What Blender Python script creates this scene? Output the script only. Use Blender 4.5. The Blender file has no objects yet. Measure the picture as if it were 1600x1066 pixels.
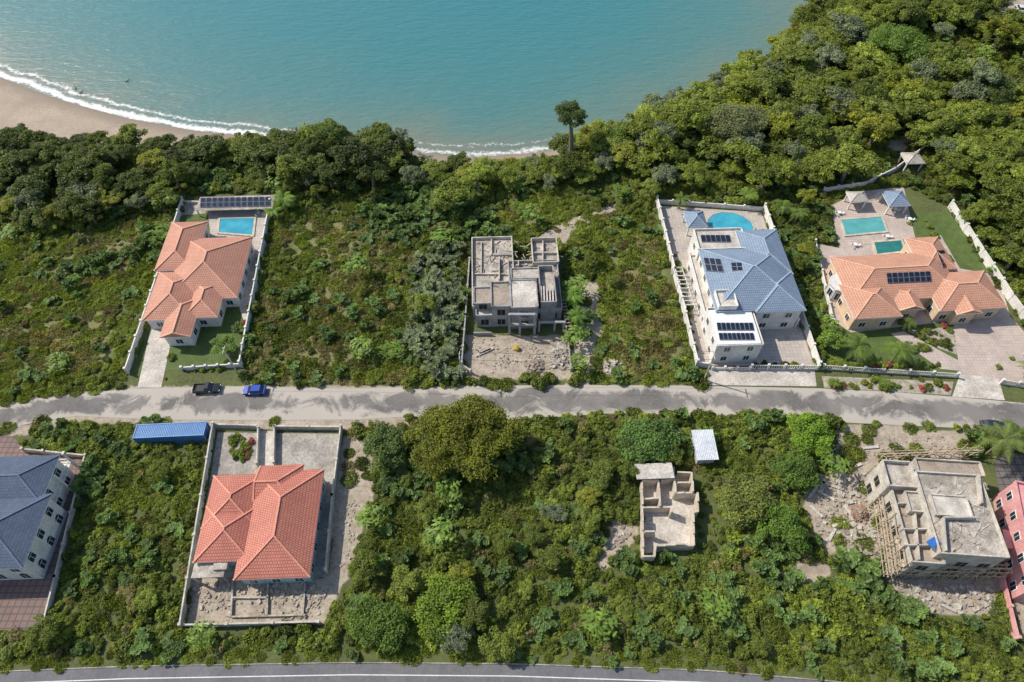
import bpy, math, random
import numpy as np
from mathutils import Vector, Matrix, noise as mnoise
from mathutils.bvhtree import BVHTree
random.seed(7); RNG=np.random.default_rng(11)
S=bpy.context.scene
# ---------------------------------------------------------------- survey of the site
# drone station: 114 m above the plot level, optical axis 36.4 deg off nadir, 24 mm lens.
# P() rectifies a measured point to metres on a real horizontal plane of height z.
H=114.0; TH=math.radians(36.4); F=1067.0; st,ct=math.sin(TH),math.cos(TH); SEA=-8.0
def ray(u,v):
    a=(u-800)/F; b=(533-v)/F
    return Vector((a, st+b*ct, -ct+b*st))
def P(u,v,z=0.0):
    d=ray(u,v); t=(H-z)/(-d.z); return (d.x*t,d.y*t)
def V2(p): return Vector((p[0],p[1]))
def R(tl,tr,br,bl,z=0.0,ang=2.3,grow=0.0):
    A=math.radians(ang); c,s=math.cos(A),math.sin(A)
    q=[P(*k,z) for k in (tl,tr,br,bl)]
    q=[(x*c+y*s,-x*s+y*c) for x,y in q]
    x0=(q[0][0]+q[3][0])/2-grow; x1=(q[1][0]+q[2][0])/2+grow
    y1=(q[0][1]+q[1][1])/2+grow; y0=(q[2][1]+q[3][1])/2-grow
    return [(x*c-y*s,x*s+y*c) for x,y in ((x0,y0),(x1,y0),(x1,y1),(x0,y1))]
def inset(r,d):
    o=[];n=len(r)
    for i in range(n):
        a=V2(r[i-1]);b=V2(r[i]);c=V2(r[(i+1)%n])
        e1=(b-a).normalized(); e2=(c-b).normalized()
        o.append(tuple(b+(e2-e1)*d))
    return o
def ccw(poly):
    a=sum(poly[i][0]*poly[(i+1)%len(poly)][1]-poly[(i+1)%len(poly)][0]*poly[i][1] for i in range(len(poly)))
    return list(poly) if a>0 else list(poly)[::-1]
# ---------------------------------------------------------------- materials
def newmat(name):
    m=bpy.data.materials.new(name); m.use_nodes=True; n=m.node_tree.nodes; l=m.node_tree.links
    return m,n,l,n['Principled BSDF']
def c4(c): return (c[0],c[1],c[2],1)
def mixc(n,l,fac,a,b,mode='MIX'):
    x=n.new('ShaderNodeMix'); x.data_type='RGBA'; x.blend_type=mode
    if isinstance(fac,float): x.inputs[0].default_value=fac
    else: l.new(fac,x.inputs[0])
    for i,k in ((6,a),(7,b)):
        if isinstance(k,tuple): x.inputs[i].default_value=c4(k)
        else: l.new(k,x.inputs[i])
    return x.outputs[2]
def noi(n,l,vec,scale,detail=4,rough=.55,dist=0):
    x=n.new('ShaderNodeTexNoise'); x.inputs['Scale'].default_value=scale; x.inputs['Detail'].default_value=detail
    x.inputs['Roughness'].default_value=rough; x.inputs['Distortion'].default_value=dist
    l.new(vec,x.inputs['Vector']); return x.outputs['Fac']
def rng_(n,l,val,a,b,c=0.,d=1.,smooth=False):
    x=n.new('ShaderNodeMapRange'); l.new(val,x.inputs[0])
    if smooth: x.interpolation_type='SMOOTHSTEP'
    for i,k in zip((1,2,3,4),(a,b,c,d)): x.inputs[i].default_value=k
    return x.outputs[0]
def math_(n,l,op,a,b=None):
    x=n.new('ShaderNodeMath'); x.operation=op
    for i,k in enumerate((a,b)):
        if k is None: continue
        if isinstance(k,(int,float)): x.inputs[i].default_value=k
        else: l.new(k,x.inputs[i])
    return x.outputs[0]
def pos(n): return n.new('ShaderNodeNewGeometry').outputs['Position']
def bump(n,l,bs,h,strength=.4,dist=.1):
    x=n.new('ShaderNodeBump'); x.inputs['Strength'].default_value=strength; x.inputs['Distance'].default_value=dist
    l.new(h,x.inputs['Height']); l.new(x.outputs[0],bs.inputs['Normal'])
def M(name,c1,c2=None,scale=.5,rough=.85,bmp=0.3,lo=.38,hi=.62,fine=.25,metal=0):
    m,n,l,bs=newmat(name); p=pos(n); c2=c2 or tuple(k*.8 for k in c1)
    a=rng_(n,l,noi(n,l,p,scale,6,.65),lo,hi); col=mixc(n,l,a,c1,c2)
    g=noi(n,l,p,scale*9,4,.7); v=rng_(n,l,g,.3,.7,1-fine,1+fine)
    cc=n.new('ShaderNodeCombineColor'); [l.new(v,cc.inputs[i]) for i in range(3)]
    col=mixc(n,l,1.0,col,cc.outputs[0],'MULTIPLY'); l.new(col,bs.inputs['Base Color'])
    bs.inputs['Roughness'].default_value=rough; bs.inputs['Metallic'].default_value=metal
    if bmp: bump(n,l,bs,g,bmp,.05)
    return m
def tile(name,c1,c2,mortar,bw=.4,rh=.5,ms=.035,offset=.5,rough=.7,bmp=.6,stain=.25,stc=None):
    m,n,l,bs=newmat(name); uv=n.new('ShaderNodeUVMap').outputs[0]
    b=n.new('ShaderNodeTexBrick'); l.new(uv,b.inputs['Vector']); b.offset=offset
    b.inputs['Color1'].default_value=c4(c1); b.inputs['Color2'].default_value=c4(c2); b.inputs['Mortar'].default_value=c4(mortar)
    b.inputs['Scale'].default_value=1; b.inputs['Mortar Size'].default_value=ms; b.inputs['Brick Width'].default_value=bw; b.inputs['Row Height'].default_value=rh
    b.inputs['Mortar Smooth'].default_value=.3
    p=pos(n); a=rng_(n,l,noi(n,l,p,.25,6,.7),.35,.7); st_=mixc(n,l,a,(1,1,1),stc or (1-stain,1-stain,1-stain*.9))
    col=mixc(n,l,1.0,b.outputs['Color'],st_,'MULTIPLY'); l.new(col,bs.inputs['Base Color']); bs.inputs['Roughness'].default_value=rough
    bump(n,l,bs,math_(n,l,'SUBTRACT',1.0,b.outputs['Fac']),bmp,.06); return m
m_white=M('white_render',(.74,.71,.66),(.6,.57,.52),.4)
m_wallw=M('weathered_wall',(.62,.57,.49),(.38,.35,.3),.5)
m_conc=M('concrete',(.48,.43,.37),(.27,.24,.2),.3,fine=.35,lo=.42,hi=.58)
m_yard=M('yard_concrete',(.4,.365,.32),(.24,.22,.19),.22,fine=.35,lo=.4,hi=.6)
m_concb=M('concrete_stained_brown',(.38,.31,.24),(.26,.22,.18),.4,fine=.35)
m_concl=M('concrete_light',(.6,.55,.48),(.4,.36,.31),.3,fine=.3)
m_concd=M('concrete_block_grey',(.38,.38,.38),(.25,.245,.24),.6)
m_beige=M('beige_render',(.6,.52,.41),(.43,.37,.29),.5)
m_jwall=M('raw_block_wall',(.55,.5,.42),(.36,.33,.29),.45,fine=.3)
m_pink=M('pink_render',(.68,.34,.33),(.57,.27,.26),.4)
m_peachw=M('peach_render',(.68,.5,.33),(.58,.42,.28),.4)
m_greenw=M('aqua_render',(.38,.48,.47),(.3,.39,.38),.4)
m_glass=M('window_glass',(.02,.03,.04),(.03,.045,.06),.8,rough=.12,bmp=0)
m_dark=M('painted_opening_dark',(.02,.02,.02),rough=.9)  # solid near-black boxes; the shade inside unglazed openings is put into this colour
m_wood=M('scaffold_wood',(.5,.4,.28),(.33,.27,.19),1.5)
m_rebar=M('rusty_rebar',(.2,.1,.06),(.12,.07,.05),2)
m_bark=M('bark',(.24,.2,.15),(.13,.11,.09),2)
m_roofA=tile('terracotta_tiles',(.66,.33,.225),(.59,.285,.19),(.34,.15,.095),ms=.05,stc=(.8,.77,.77))
m_capA=M('terracotta_ridge',(.7,.38,.26),(.62,.31,.2),.5)
m_roofG=tile('coral_tiles',(.63,.235,.165),(.55,.2,.14),(.31,.095,.06),ms=.05,stc=(.8,.77,.77))
m_capG=M('coral_ridge',(.68,.3,.21),(.6,.25,.17),.5)
m_roofF=tile('peach_tiles',(.68,.375,.255),(.6,.315,.205),(.38,.18,.11),ms=.05,stc=(.82,.8,.8))
m_capF=M('peach_ridge',(.72,.42,.28),(.64,.35,.23),.5)
m_roofE=tile('blue_grey_tiles',(.29,.36,.45),(.24,.305,.39),(.12,.17,.24),ms=.05,stc=(.82,.85,.88))
m_capE=M('blue_ridge',(.36,.45,.53),(.28,.36,.44),.5)
m_roofH=tile('slate_blue_tiles',(.1,.14,.21),(.075,.11,.17),(.035,.055,.09))
m_capH=M('slate_ridge',(.13,.17,.24),(.1,.13,.19),.5)
m_paveE=tile('cream_pavers',(.55,.48,.42),(.46,.41,.36),(.33,.29,.25),bw=.8,rh=.8,offset=0,bmp=.2,rough=.8)
m_paveF=tile('pink_pavers',(.58,.475,.405),(.5,.41,.35),(.38,.31,.26),bw=.7,rh=.7,offset=0,bmp=.2,rough=.8)
m_paveH=tile('red_pavers',(.27,.16,.13),(.21,.155,.14),(.13,.1,.09),bw=1.1,rh=1.1,ms=.12,offset=0,bmp=.2,rough=.85)
m_pavD=tile('dark_pavers',(.22,.19,.17),(.16,.14,.13),(.08,.07,.06),bw=1.3,rh=1.3,ms=.1,offset=0,bmp=.2,rough=.85)
m_lawn=M('lawn_grass',(.1,.14,.03),(.065,.105,.022),.5,fine=.4,bmp=.8)
m_gravel=M('gravel_bed',(.46,.41,.34),(.24,.21,.15),1.1,fine=.5,bmp=1)
m_frame=M('white_trim',(.76,.76,.74),(.7,.7,.68),.5)
m_panel=M('solar_cell',(.012,.017,.032),(.018,.026,.05),.8,rough=.18,bmp=0)
m_alum=M('aluminium_frame',(.4,.41,.43),rough=.4,metal=.6)
m_cont=M('container_blue',(.08,.22,.47),(.11,.27,.52),.6,rough=.5)
m_metalr=M('white_metal_sheet',(.66,.68,.7),(.54,.57,.6),.3,rough=.45)
m_tyre=M('tyre_rubber',(.02,.02,.02),rough=.9); m_cable=M('cable',(.03,.03,.03))
m_stone=M('rubble_stone',(.5,.45,.38),(.28,.25,.2),.9)
m_tarp=M('blue_tarp',(.03,.15,.5)); m_yel=M('yellow_water_tank',(.5,.35,.04)); m_blk=M('black_plastic',(.02,.02,.022),rough=.5)
def pool_mat(name,c1,c2):
    m,n,l,bs=newmat(name); p=pos(n); a=noi(n,l,p,.35,3); l.new(mixc(n,l,rng_(n,l,a,.35,.65),c1,c2),bs.inputs['Base Color'])
    bs.inputs['Roughness'].default_value=.08; bump(n,l,bs,noi(n,l,p,2.5,3),.25,.05); return m
m_pool=pool_mat('pool_water',(.04,.29,.4),(.065,.38,.49)); m_pool2=pool_mat('pool_water_teal',(.08,.32,.32),(.12,.4,.39)); m_pool3=pool_mat('pool_water_green',(.02,.15,.14),(.035,.2,.18))
def leaf_mat(name,inst):
    m,n,l,bs=newmat(name)
    if inst:
        a=n.new('ShaderNodeAttribute'); a.attribute_type='INSTANCER'; a.attribute_name='tint'; base=a.outputs['Color']
    else: base=n.new('ShaderNodeObjectInfo').outputs['Color']
    b=n.new('ShaderNodeAttribute'); b.attribute_name='lv'
    v=rng_(n,l,b.outputs['Fac'],0,1,.45,1.6); cc=n.new('ShaderNodeCombineColor')
    l.new(math_(n,l,'MULTIPLY',v,1.04),cc.inputs[0]); l.new(v,cc.inputs[1]); l.new(math_(n,l,'POWER',v,.6),cc.inputs[2])
    col=mixc(n,l,1.0,base,cc.outputs[0],'MULTIPLY'); l.new(col,bs.inputs['Base Color']); bs.inputs['Roughness'].default_value=.5
    bs.inputs['Specular IOR Level'].default_value=.35
    t=n.new('ShaderNodeBsdfTranslucent'); l.new(mixc(n,l,1.0,col,(1.35,1.3,.6),'MULTIPLY'),t.inputs[0])
    mx=n.new('ShaderNodeMixShader'); mx.inputs[0].default_value=.4; l.new(bs.outputs[0],mx.inputs[1]); l.new(t.outputs[0],mx.inputs[2])
    l.new(mx.outputs[0],n['Material Output'].inputs[0]); return m
m_leafI=leaf_mat('foliage_mass',True); m_leafO=leaf_mat('tree_foliage',False)
# ---------------------------------------------------------------- mesh builder
class MB:
    def __init__(s): s.v=[];s.f=[];s.m=[]
    def face(s,pts,mat=0):
        i=len(s.v); s.v+= [tuple(p) for p in pts]; s.f.append(tuple(range(i,i+len(pts)))); s.m.append(mat)
    def prism(s,poly,z0,z1,mat=0,top=None,bot=False):
        poly=ccw(poly); n=len(poly)
        for i in range(n):
            a=poly[i];b=poly[(i+1)%n]; s.face([(a[0],a[1],z0),(b[0],b[1],z0),(b[0],b[1],z1),(a[0],a[1],z1)],mat)
        s.face([(x,y,z1) for x,y in poly],mat if top is None else top)
        if bot: s.face([(x,y,z0) for x,y in poly[::-1]],mat)
    def wall(s,p,q,z0,z1,t=.2,mat=0):
        p=V2(p);q=V2(q); d=(q-p)
        if d.length<1e-4: return
        n=Vector((-d.y,d.x)).normalized()*t/2
        s.prism([p-n,q-n,q+n,p+n],z0,z1,mat)
    def box(s,x,y,z0,z1,lx,ly,ang=0,mat=0):
        c,sn=math.cos(ang),math.sin(ang)
        s.prism([(x+a*c-b*sn,y+a*sn+b*c) for a,b in ((-lx/2,-ly/2),(lx/2,-ly/2),(lx/2,ly/2),(-lx/2,ly/2))],z0,z1,mat,bot=True)
    def beam(s,a,b,w,h=None,mat=0):
        a=Vector(a);b=Vector(b); h=h or w; d=(b-a); 
        if d.length<1e-4: return
        d.normalize(); up=Vector((0,0,1)) if abs(d.z)<.95 else Vector((1,0,0))
        x=d.cross(up).normalized()*w/2; y=x.cross(d).normalized()*h/2
        A=[a-x-y,a+x-y,a+x+y,a-x+y];B=[b-x-y,b+x-y,b+x+y,b-x+y]
        for i in range(4): j=(i+1)%4; s.face([A[i],A[j],B[j],B[i]],mat)
        s.face(A[::-1],mat); s.face(B,mat)
    def tube(s,a,b,r0,r1,k=7,mat=0):
        a=Vector(a);b=Vector(b);d=(b-a).normalized(); up=Vector((0,0,1)) if abs(d.z)<.95 else Vector((1,0,0))
        x=d.cross(up).normalized();y=x.cross(d)
        A=[a+(x*math.cos(t)+y*math.sin(t))*r0 for t in [2*math.pi*i/k for i in range(k)]]
        B=[b+(x*math.cos(t)+y*math.sin(t))*r1 for t in [2*math.pi*i/k for i in range(k)]]
        for i in range(k): j=(i+1)%k; s.face([A[i],A[j],B[j],B[i]],mat)
        s.face(B,mat)
    def build(s,name,mats,parent=None,lv=None):
        me=bpy.data.meshes.new(name); me.from_pydata(s.v,[],s.f); 
        for m in mats: me.materials.append(m)
        me.polygons.foreach_set('material_index',s.m)
        uv=me.uv_layers.new(name='UVMap'); dat=np.zeros(len(me.loops)*2)
        li=0
        for f in s.f:
            p=[Vector(s.v[i]) for i in f]; n=(p[1]-p[0]).cross(p[2]-p[0])
            if n.length<1e-9: n=Vector((0,0,1))
            n.normalize()
            if abs(n.z)>.995: h=Vector((1,0,0)); t=Vector((0,1,0))
            else: h=Vector((0,0,1)).cross(n).normalized(); t=n.cross(h)
            for q in p: dat[li]=q.dot(h);dat[li+1]=q.dot(t);li+=2
        uv.data.foreach_set('uv',dat); me.validate(); me.update()
        o=bpy.data.objects.new(name,me); S.collection.objects.link(o); o.parent=parent; return o
def empty(name,loc=(0,0)):
    o=bpy.data.objects.new(name,None); S.collection.objects.link(o); o.empty_display_size=.5; return o
def hip(mb,r,ze,slope=.42,ha=1.,hb=1.,roof=0,cap=1,fas=2,capw=.28):
    p=[V2(k) for k in r]
    if (p[1]-p[0]).length<(p[2]-p[1]).length: p=p[1:]+p[:1]
    L=(p[1]-p[0]).length; W=(p[2]-p[1]).length; d=(p[1]-p[0])/L
    rise=W/2*slope; off=W/2
    mA=(p[0]+p[3])/2+d*off*ha; mB=(p[1]+p[2])/2-d*off*hb
    if (mB-mA).dot(d)<.02: mid=(mA+mB)/2; mA=mid-d*.01; mB=mid+d*.01
    E=[Vector((k.x,k.y,ze)) for k in p]; A=Vector((mA.x,mA.y,ze+rise)); B=Vector((mB.x,mB.y,ze+rise))
    mb.face([E[0],E[1],B,A],roof); mb.face([E[1],E[2],B],roof); mb.face([E[2],E[3],A,B],roof); mb.face([E[3],E[0],A],roof)
    for a,b in ((A,B),(E[0],A),(E[3],A),(E[1],B),(E[2],B)): mb.beam(a+Vector((0,0,.03)),b+Vector((0,0,.03)),capw,.14,cap)
    mb.prism(inset([tuple(k) for k in p],.04),ze-.25,ze-.01,fas,bot=True)
def windows(mb,r,z0,storeys=1,sh=3.1,step=3.3,w=1.3,h=1.3,frame=0,glass=1,arched=False):
    r=ccw(r)
    for i in range(len(r)):
        a=V2(r[i]);b=V2(r[(i+1)%len(r)]);L=(b-a).length;n=int(L/step)
        if n<1: continue
        d=(b-a)/L; nn=Vector((d.y,-d.x)); ang=math.atan2(d.y,d.x)
        for s_ in range(storeys):
            for k in range(n):
                c=a+d*(L*(k+.5)/n); zb=z0+s_*sh+.9
                mb.box(c.x+nn.x*.03,c.y+nn.y*.03,zb-.1,zb+h+.1,w+.24,.1,ang,frame)
                mb.box(c.x+nn.x*.06,c.y+nn.y*.06,zb,zb+h,w,.09,ang,glass)
                if arched: 
                    for q in range(3): mb.box(c.x+nn.x*.06,c.y+nn.y*.06,zb+h+.12+.16*q,zb+h+.27+.16*q,w*(.95-.25*q),.08,ang,glass)
                mb.box(c.x+nn.x*.09,c.y+nn.y*.09,zb,zb+h,.06,.08,ang,frame)
def sheet(name,px,z,mat,parent=None,t=None,world=False):
    mb=MB(); poly=px if world else [P(*k) for k in px]; mb.prism(poly,-.15,z,0); return mb.build(name,[mat],parent)
def fence(name,pxs,h=1.8,t=.18,mat=None,pil=4.2,ph=.25,closed=False,z0=-.1,rail=False,parent=None):
    mb=MB(); w=[P(*k) for k in pxs]; 
    if closed: w.append(w[0])
    for a,b in zip(w[:-1],w[1:]):
        A=V2(a);B=V2(b);L=(B-A).length; n=max(1,round(L/pil))
        if rail:
            mb.wall(A,B,z0,.35,t,0); mb.wall(A,B,h-.15,h,t*.7,0)
            k=int(L/.45)
            for i in range(1,k): c=A.lerp(B,i/k); mb.box(c.x,c.y,.35,h-.15,.14,.14,0,0)
        else:
            mb.wall(A,B,z0,h,t,0); mb.wall(A,B,h,h+.06,t+.08,0)
        ang=math.atan2(B.y-A.y,B.x-A.x)
        for i in range(n+1):
            c=A.lerp(B,i/n); mb.box(c.x,c.y,z0,h+ph,.36,.36,ang,0); mb.box(c.x,c.y,h+ph,h+ph+.1,.46,.46,ang,0)
    return mb.build(name,[mat or m_white],parent)
def pool(name,px,mat,coping=m_paveF,cw=.5,parent=None,z=.3):
    poly=ccw([P(*k,z-.08) for k in px]); e=empty(name); 
    if parent: e.parent=parent
    mb=MB(); o=inset(poly,-cw); n=len(poly)
    for i in range(n):
        j=(i+1)%n; mb.face([(*o[i],z),(*o[j],z),(*poly[j],z),(*poly[i],z)],0); mb.face([(*o[i],0),(*o[j],0),(*o[j],z),(*o[i],z)],0)
        mb.face([(*poly[j],z-.15),(*poly[i],z-.15),(*poly[i],z),(*poly[j],z)],0)
    mb.build('coping',[coping],e); mw=MB(); mw.face([(*k,z-.08) for k in poly],0); mw.build('water',[mat],e); return e
def panels(name,bvh,px,nx,ny,parent=None):
    c=[]
    for u,v in px:
        h=bvh.ray_cast(Vector((0,0,H)),ray(u,v).normalized())
        if h[0] is None: 
            print('PANEL MISS',name,u,v); return None
        else: c.append(h[0])
    n=(c[1]-c[0]).cross(c[3]-c[0]); n=n.normalized()*(1 if n.z>0 else -1)
    # keep the array planar and proud of the roof
    c[2]=c[1]+c[3]-c[0]; mb=MB()
    def q(s,t): return c[0]+(c[1]-c[0])*s+(c[3]-c[0])*t
    for i in range(nx):
        for j in range(ny):
            g=.012; s0,s1=i/nx+g/2,(i+1)/nx-g/2; t0,t1=j/ny+g,(j+1)/ny-g
            for k,(e,off,m_) in enumerate(((0,.2,1),(.05,.215,0))):
                es=e/max(.1,(c[1]-c[0]).length); et=e/max(.1,(c[3]-c[0]).length)
                C=[q(s0+es,t0+et),q(s1-es,t0+et),q(s1-es,t1-et),q(s0+es,t1-et)]; C=[k_+n*off for k_ in C]
                mb.face(C[::-1],m_)
                if k==0:
                    D=[k_-n*.08 for k_ in C]
                    for a in range(4): b=(a+1)%4; mb.face([C[a],D[a],D[b],C[b]],1)
    for s,t in ((.1,.1),(.9,.1),(.9,.9),(.1,.9)): a=q(s,t); mb.beam(a-n*.1,a+n*.14,.06,.06,1)
    return mb.build(name,[m_panel,m_alum],parent)
# ---------------------------------------------------------------- terrain
shore_px=[(0,118),(60,142),(120,162),(200,184),(300,203),(430,218),(540,228),(650,238),(740,246),(840,238),(920,226),(1000,202),(1060,180),(1110,152),(1160,122),(1215,82),(1262,26),(1285,-20)]
sp=[(-3000,900),(-400,300)]+[P(u,v,SEA) for u,v in shore_px]+[(165,330),(400,540),(3000,1800)]
sp=np.array(sp); sp=sp[np.argsort(sp[:,0])]
def Ys(x): return np.interp(x,sp[:,0],sp[:,1])
def slopef(x): m=(Ys(x+6)-Ys(x-6))/12; return 1/np.sqrt(1+m*m)
def BW(x): return np.interp(x,[-220,-160,-125,-100,-78,-64,-33,-26,5,12,25,40],[45,32,18,12,8,4,2,7,7,3,0,-2.5])
def TZ(x,y):
    x=np.asarray(x,float);y=np.asarray(y,float)
    d=(Ys(x)-y)*slopef(x); w=np.maximum(BW(x),.5)
    beach=SEA+np.clip(d/ w,0,1)*1.3
    k=np.clip((d-w)/16,0,1); k=k*k*(3-2*k)
    z=beach+(0-(SEA+1.3))*k
    z=np.where(d<0,SEA+np.maximum(d*.12,-6),z)
    return z
def pip(x,y,poly):
    x=np.asarray(x);y=np.asarray(y);r=np.zeros(x.shape,bool);n=len(poly);j=n-1
    for i in range(n):
        xi,yi=poly[i];xj,yj=poly[j]
        c=((yi>y)!=(yj>y))&(x<(xj-xi)*(y-yi)/((yj-yi) if yj!=yi else 1e-9)+xi); r^=c; j=i
    return r
W=lambda pts,z=0:[P(*k,z) for k in pts]
dirt_polys=[W(k) for k in [
 [(722,520),(892,520),(895,592),(722,592)],
 [(862,352),(965,316),(962,334),(905,354),(882,382),(822,384)],
 [(905,440),(936,438),(940,520),(922,585),(892,585)],
 [(535,680),(590,690),(578,800),(545,905),(508,905),(520,780)],
 [(296,905),(545,903),(505,980),(288,982)],
 [(1310,662),(1515,672),(1500,722),(1390,730),(1372,800),(1385,890),(1285,865),(1250,790),(1290,730)],
 [(1375,895),(1565,905),(1560,962),(1440,970),(1400,930)],
 [(945,812),(1002,820),(990,852),(955,880),(935,912),(940,850)],
 [(0,670),(120,645),(330,652),(580,650),(640,645),(640,668),(330,668),(120,660),(0,690)],
 [(0,628),(200,604),(380,600),(560,604),(900,598),(1090,600),(1090,612),(560,616),(200,618),(0,640)],
 [(595,305),(615,312),(665,352),(652,352)],
 [(1380,222),(1440,198),(1450,208),(1400,245)],
 [(1565,-10),(1700,-10),(1700,40),(1560,40)],
 [(1210,870),(1300,880),(1290,915),(1215,905)],
 [(940,560),(975,560),(975,585),(945,588)],[(1395,1000),(1420,1000),(1425,1020),(1390,1020)],
 [(1580,900),(1640,900),(1640,1000),(1590,1000)],
]]
dry_polys=[W(k) for k in [[(500,430),(600,440),(575,500),(510,530),(490,480)],[(440,350),(560,345),(560,400),(470,410)],[(120,360),(235,345),(200,430),(60,460)],[(950,370),(1020,360),(1050,470),(960,470)],[(440,540),(560,530),(560,600),(440,600)],[(60,500),(180,480),(170,580),(40,590)],[(960,500),(1060,490),(1070,590),(960,590)],[(760,330),(850,318),(840,350),(770,358)],[(0,480),(60,470),(50,560),(-40,570)]]]
xs=np.concatenate([[-4000,-2000,-1000,-600,-400,-320],np.arange(-270,271,1.25),[320,400,600,1000,2000,4000]])
ys=np.concatenate([[-3000,-1500,-600,-200,-60],np.arange(-20,331,1.25),[380,500,800,1500,3000,5000]])
def grid_obj(name,xs,ys,zf,attrs,mat):
    X,Y=np.meshgrid(xs,ys); nx,ny=len(xs),len(ys); x=X.ravel();y=Y.ravel(); z=zf(x,y)
    v=np.stack([x,y,z],1); i=np.arange((nx-1)*(ny-1)); r=i//(nx-1); c=i%(nx-1); a=r*nx+c
    f=np.stack([a,a+1,a+nx+1,a+nx],1)
    me=bpy.data.meshes.new(name); me.from_pydata(v.tolist(),[],f.tolist()); me.materials.append(mat)
    for k,fn in attrs.items():
        at=me.attributes.new(k,'FLOAT','POINT'); at.data.foreach_set('value',np.asarray(fn(x,y),dtype=np.float32))
    me.polygons.foreach_set('use_smooth',[True]*len(f)); me.update()
    o=bpy.data.objects.new(name,me); S.collection.objects.link(o); return o
def inpolys(x,y,ps):
    r=np.zeros(x.shape)
    for p in ps: r=np.maximum(r,pip(x,y,p)*1.0)
    return r
def dirtf(x,y): return inpolys(x,y,dirt_polys)
m,n,l,bs=newmat('ground_soil_and_sand'); p=pos(n)
at=lambda k:(lambda a:(setattr(a,'attribute_name',k),a.outputs['Fac'])[1])(n.new('ShaderNodeAttribute'))
n1=noi(n,l,p,.12,6,.65); n2=noi(n,l,p,1.6,5,.7); n3=noi(n,l,p,.5,6,.7)
veg=mixc(n,l,rng_(n,l,n1,.4,.6),(.055,.073,.02),(.1,.12,.032)); veg=mixc(n,l,rng_(n,l,n2,.4,.7),veg,(.135,.145,.05))
veg=mixc(n,l,at('dry'),veg,mixc(n,l,rng_(n,l,n2,.35,.65),(.23,.215,.095),(.14,.15,.045)))
dirt=mixc(n,l,rng_(n,l,n3,.35,.65),(.5,.425,.335),(.29,.235,.175)); dirt=mixc(n,l,rng_(n,l,n2,.5,.75),dirt,(.2,.165,.115))
df=rng_(n,l,math_(n,l,'ADD',at('dirt'),math_(n,l,'MULTIPLY',math_(n,l,'SUBTRACT',n3,.5),2.0)),.45,.75)
sand=mixc(n,l,rng_(n,l,n1,.35,.65),(.45,.365,.28),(.35,.28,.21)); sand=mixc(n,l,rng_(n,l,n2,.45,.8),sand,(.26,.21,.15))
wet=mixc(n,l,rng_(n,l,at('sh'),0.,6.),(.24,.195,.145),sand)
col=mixc(n,l,df,veg,dirt); col=mixc(n,l,rng_(n,l,math_(n,l,'ADD',at('sand'),math_(n,l,'MULTIPLY',math_(n,l,'SUBTRACT',n3,.5),.6)),.4,.6),col,wet)
l.new(col,bs.inputs['Base Color']); bs.inputs['Roughness'].default_value=.95; bump(n,l,bs,n2,.6,.15)
shd=lambda x,y:(Ys(x)-y)*slopef(x)
grid_obj('ground',xs,ys,TZ,{'dirt':dirtf,'dry':lambda x,y:inpolys(x,y,dry_polys),'sh':shd,'sand':lambda x,y:np.clip((BW(x)+3-shd(x,y))/4,0,1)},m)
# sea
m,n,l,bs=newmat('sea_water'); p=pos(n)
d0=at('d'); nz=noi(n,l,p,.09,4,.6); nf=noi(n,l,p,.9,6,.75); nl=noi(n,l,p,.02,4,.6)
dd=math_(n,l,'ADD',d0,math_(n,l,'MULTIPLY',math_(n,l,'SUBTRACT',nz,.5),6.0))
cr=n.new('ShaderNodeValToRGB'); l.new(rng_(n,l,math_(n,l,'ADD',dd,math_(n,l,'MULTIPLY',math_(n,l,'SUBTRACT',nl,.5),45.0)),0,120),cr.inputs[0]); e=cr.color_ramp.elements
e[0].color=(.17,.2,.155,1); e[1].position=1; e[1].color=(.022,.18,.215,1)
for ps,cc in ((.06,(.125,.2,.165,1)),(.2,(.073,.195,.185,1)),(.45,(.042,.19,.2,1))): q=e.new(ps); q.color=cc
def band(c,w): return rng_(n,l,math_(n,l,'ABSOLUTE',math_(n,l,'SUBTRACT',dd,c)),w,0.,0.,1.)
foam=math_(n,l,'MAXIMUM',band(1.0,2.2),math_(n,l,'MULTIPLY',band(4.4,1.6),.66))
foam=math_(n,l,'MULTIPLY',foam,at('fo'))
ff=rng_(n,l,math_(n,l,'ADD',foam,math_(n,l,'MULTIPLY',math_(n,l,'SUBTRACT',nf,.5),1.7)),.35,.75)
ff=math_(n,l,'MULTIPLY',ff,rng_(n,l,foam,0.,.25))
l.new(mixc(n,l,ff,cr.outputs[0],(.76,.75,.72)),bs.inputs['Base Color']); bs.inputs['Roughness'].default_value=.22
mp=n.new('ShaderNodeMapping'); mp.inputs['Scale'].default_value=(.35,1,1); mp.inputs['Rotation'].default_value=(0,0,.25); l.new(p,mp.inputs[0])
w1=noi(n,l,mp.outputs[0],.55,6,.65); bump(n,l,bs,w1,.6,.8)
grid_obj('sea',np.concatenate([[-4000,-1500,-600],np.arange(-300,301,3.),[600,1500,4000]]),np.concatenate([np.arange(120,400,2.5),[500,800,1500,3000,5000]]),lambda x,y:x*0+SEA+.02,
 {'d':lambda x,y:-shd(x,y),'fo':lambda x,y:np.interp(x,[-300,-60,-40,10,22],[1,1,.68,.68,0])},m)
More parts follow.
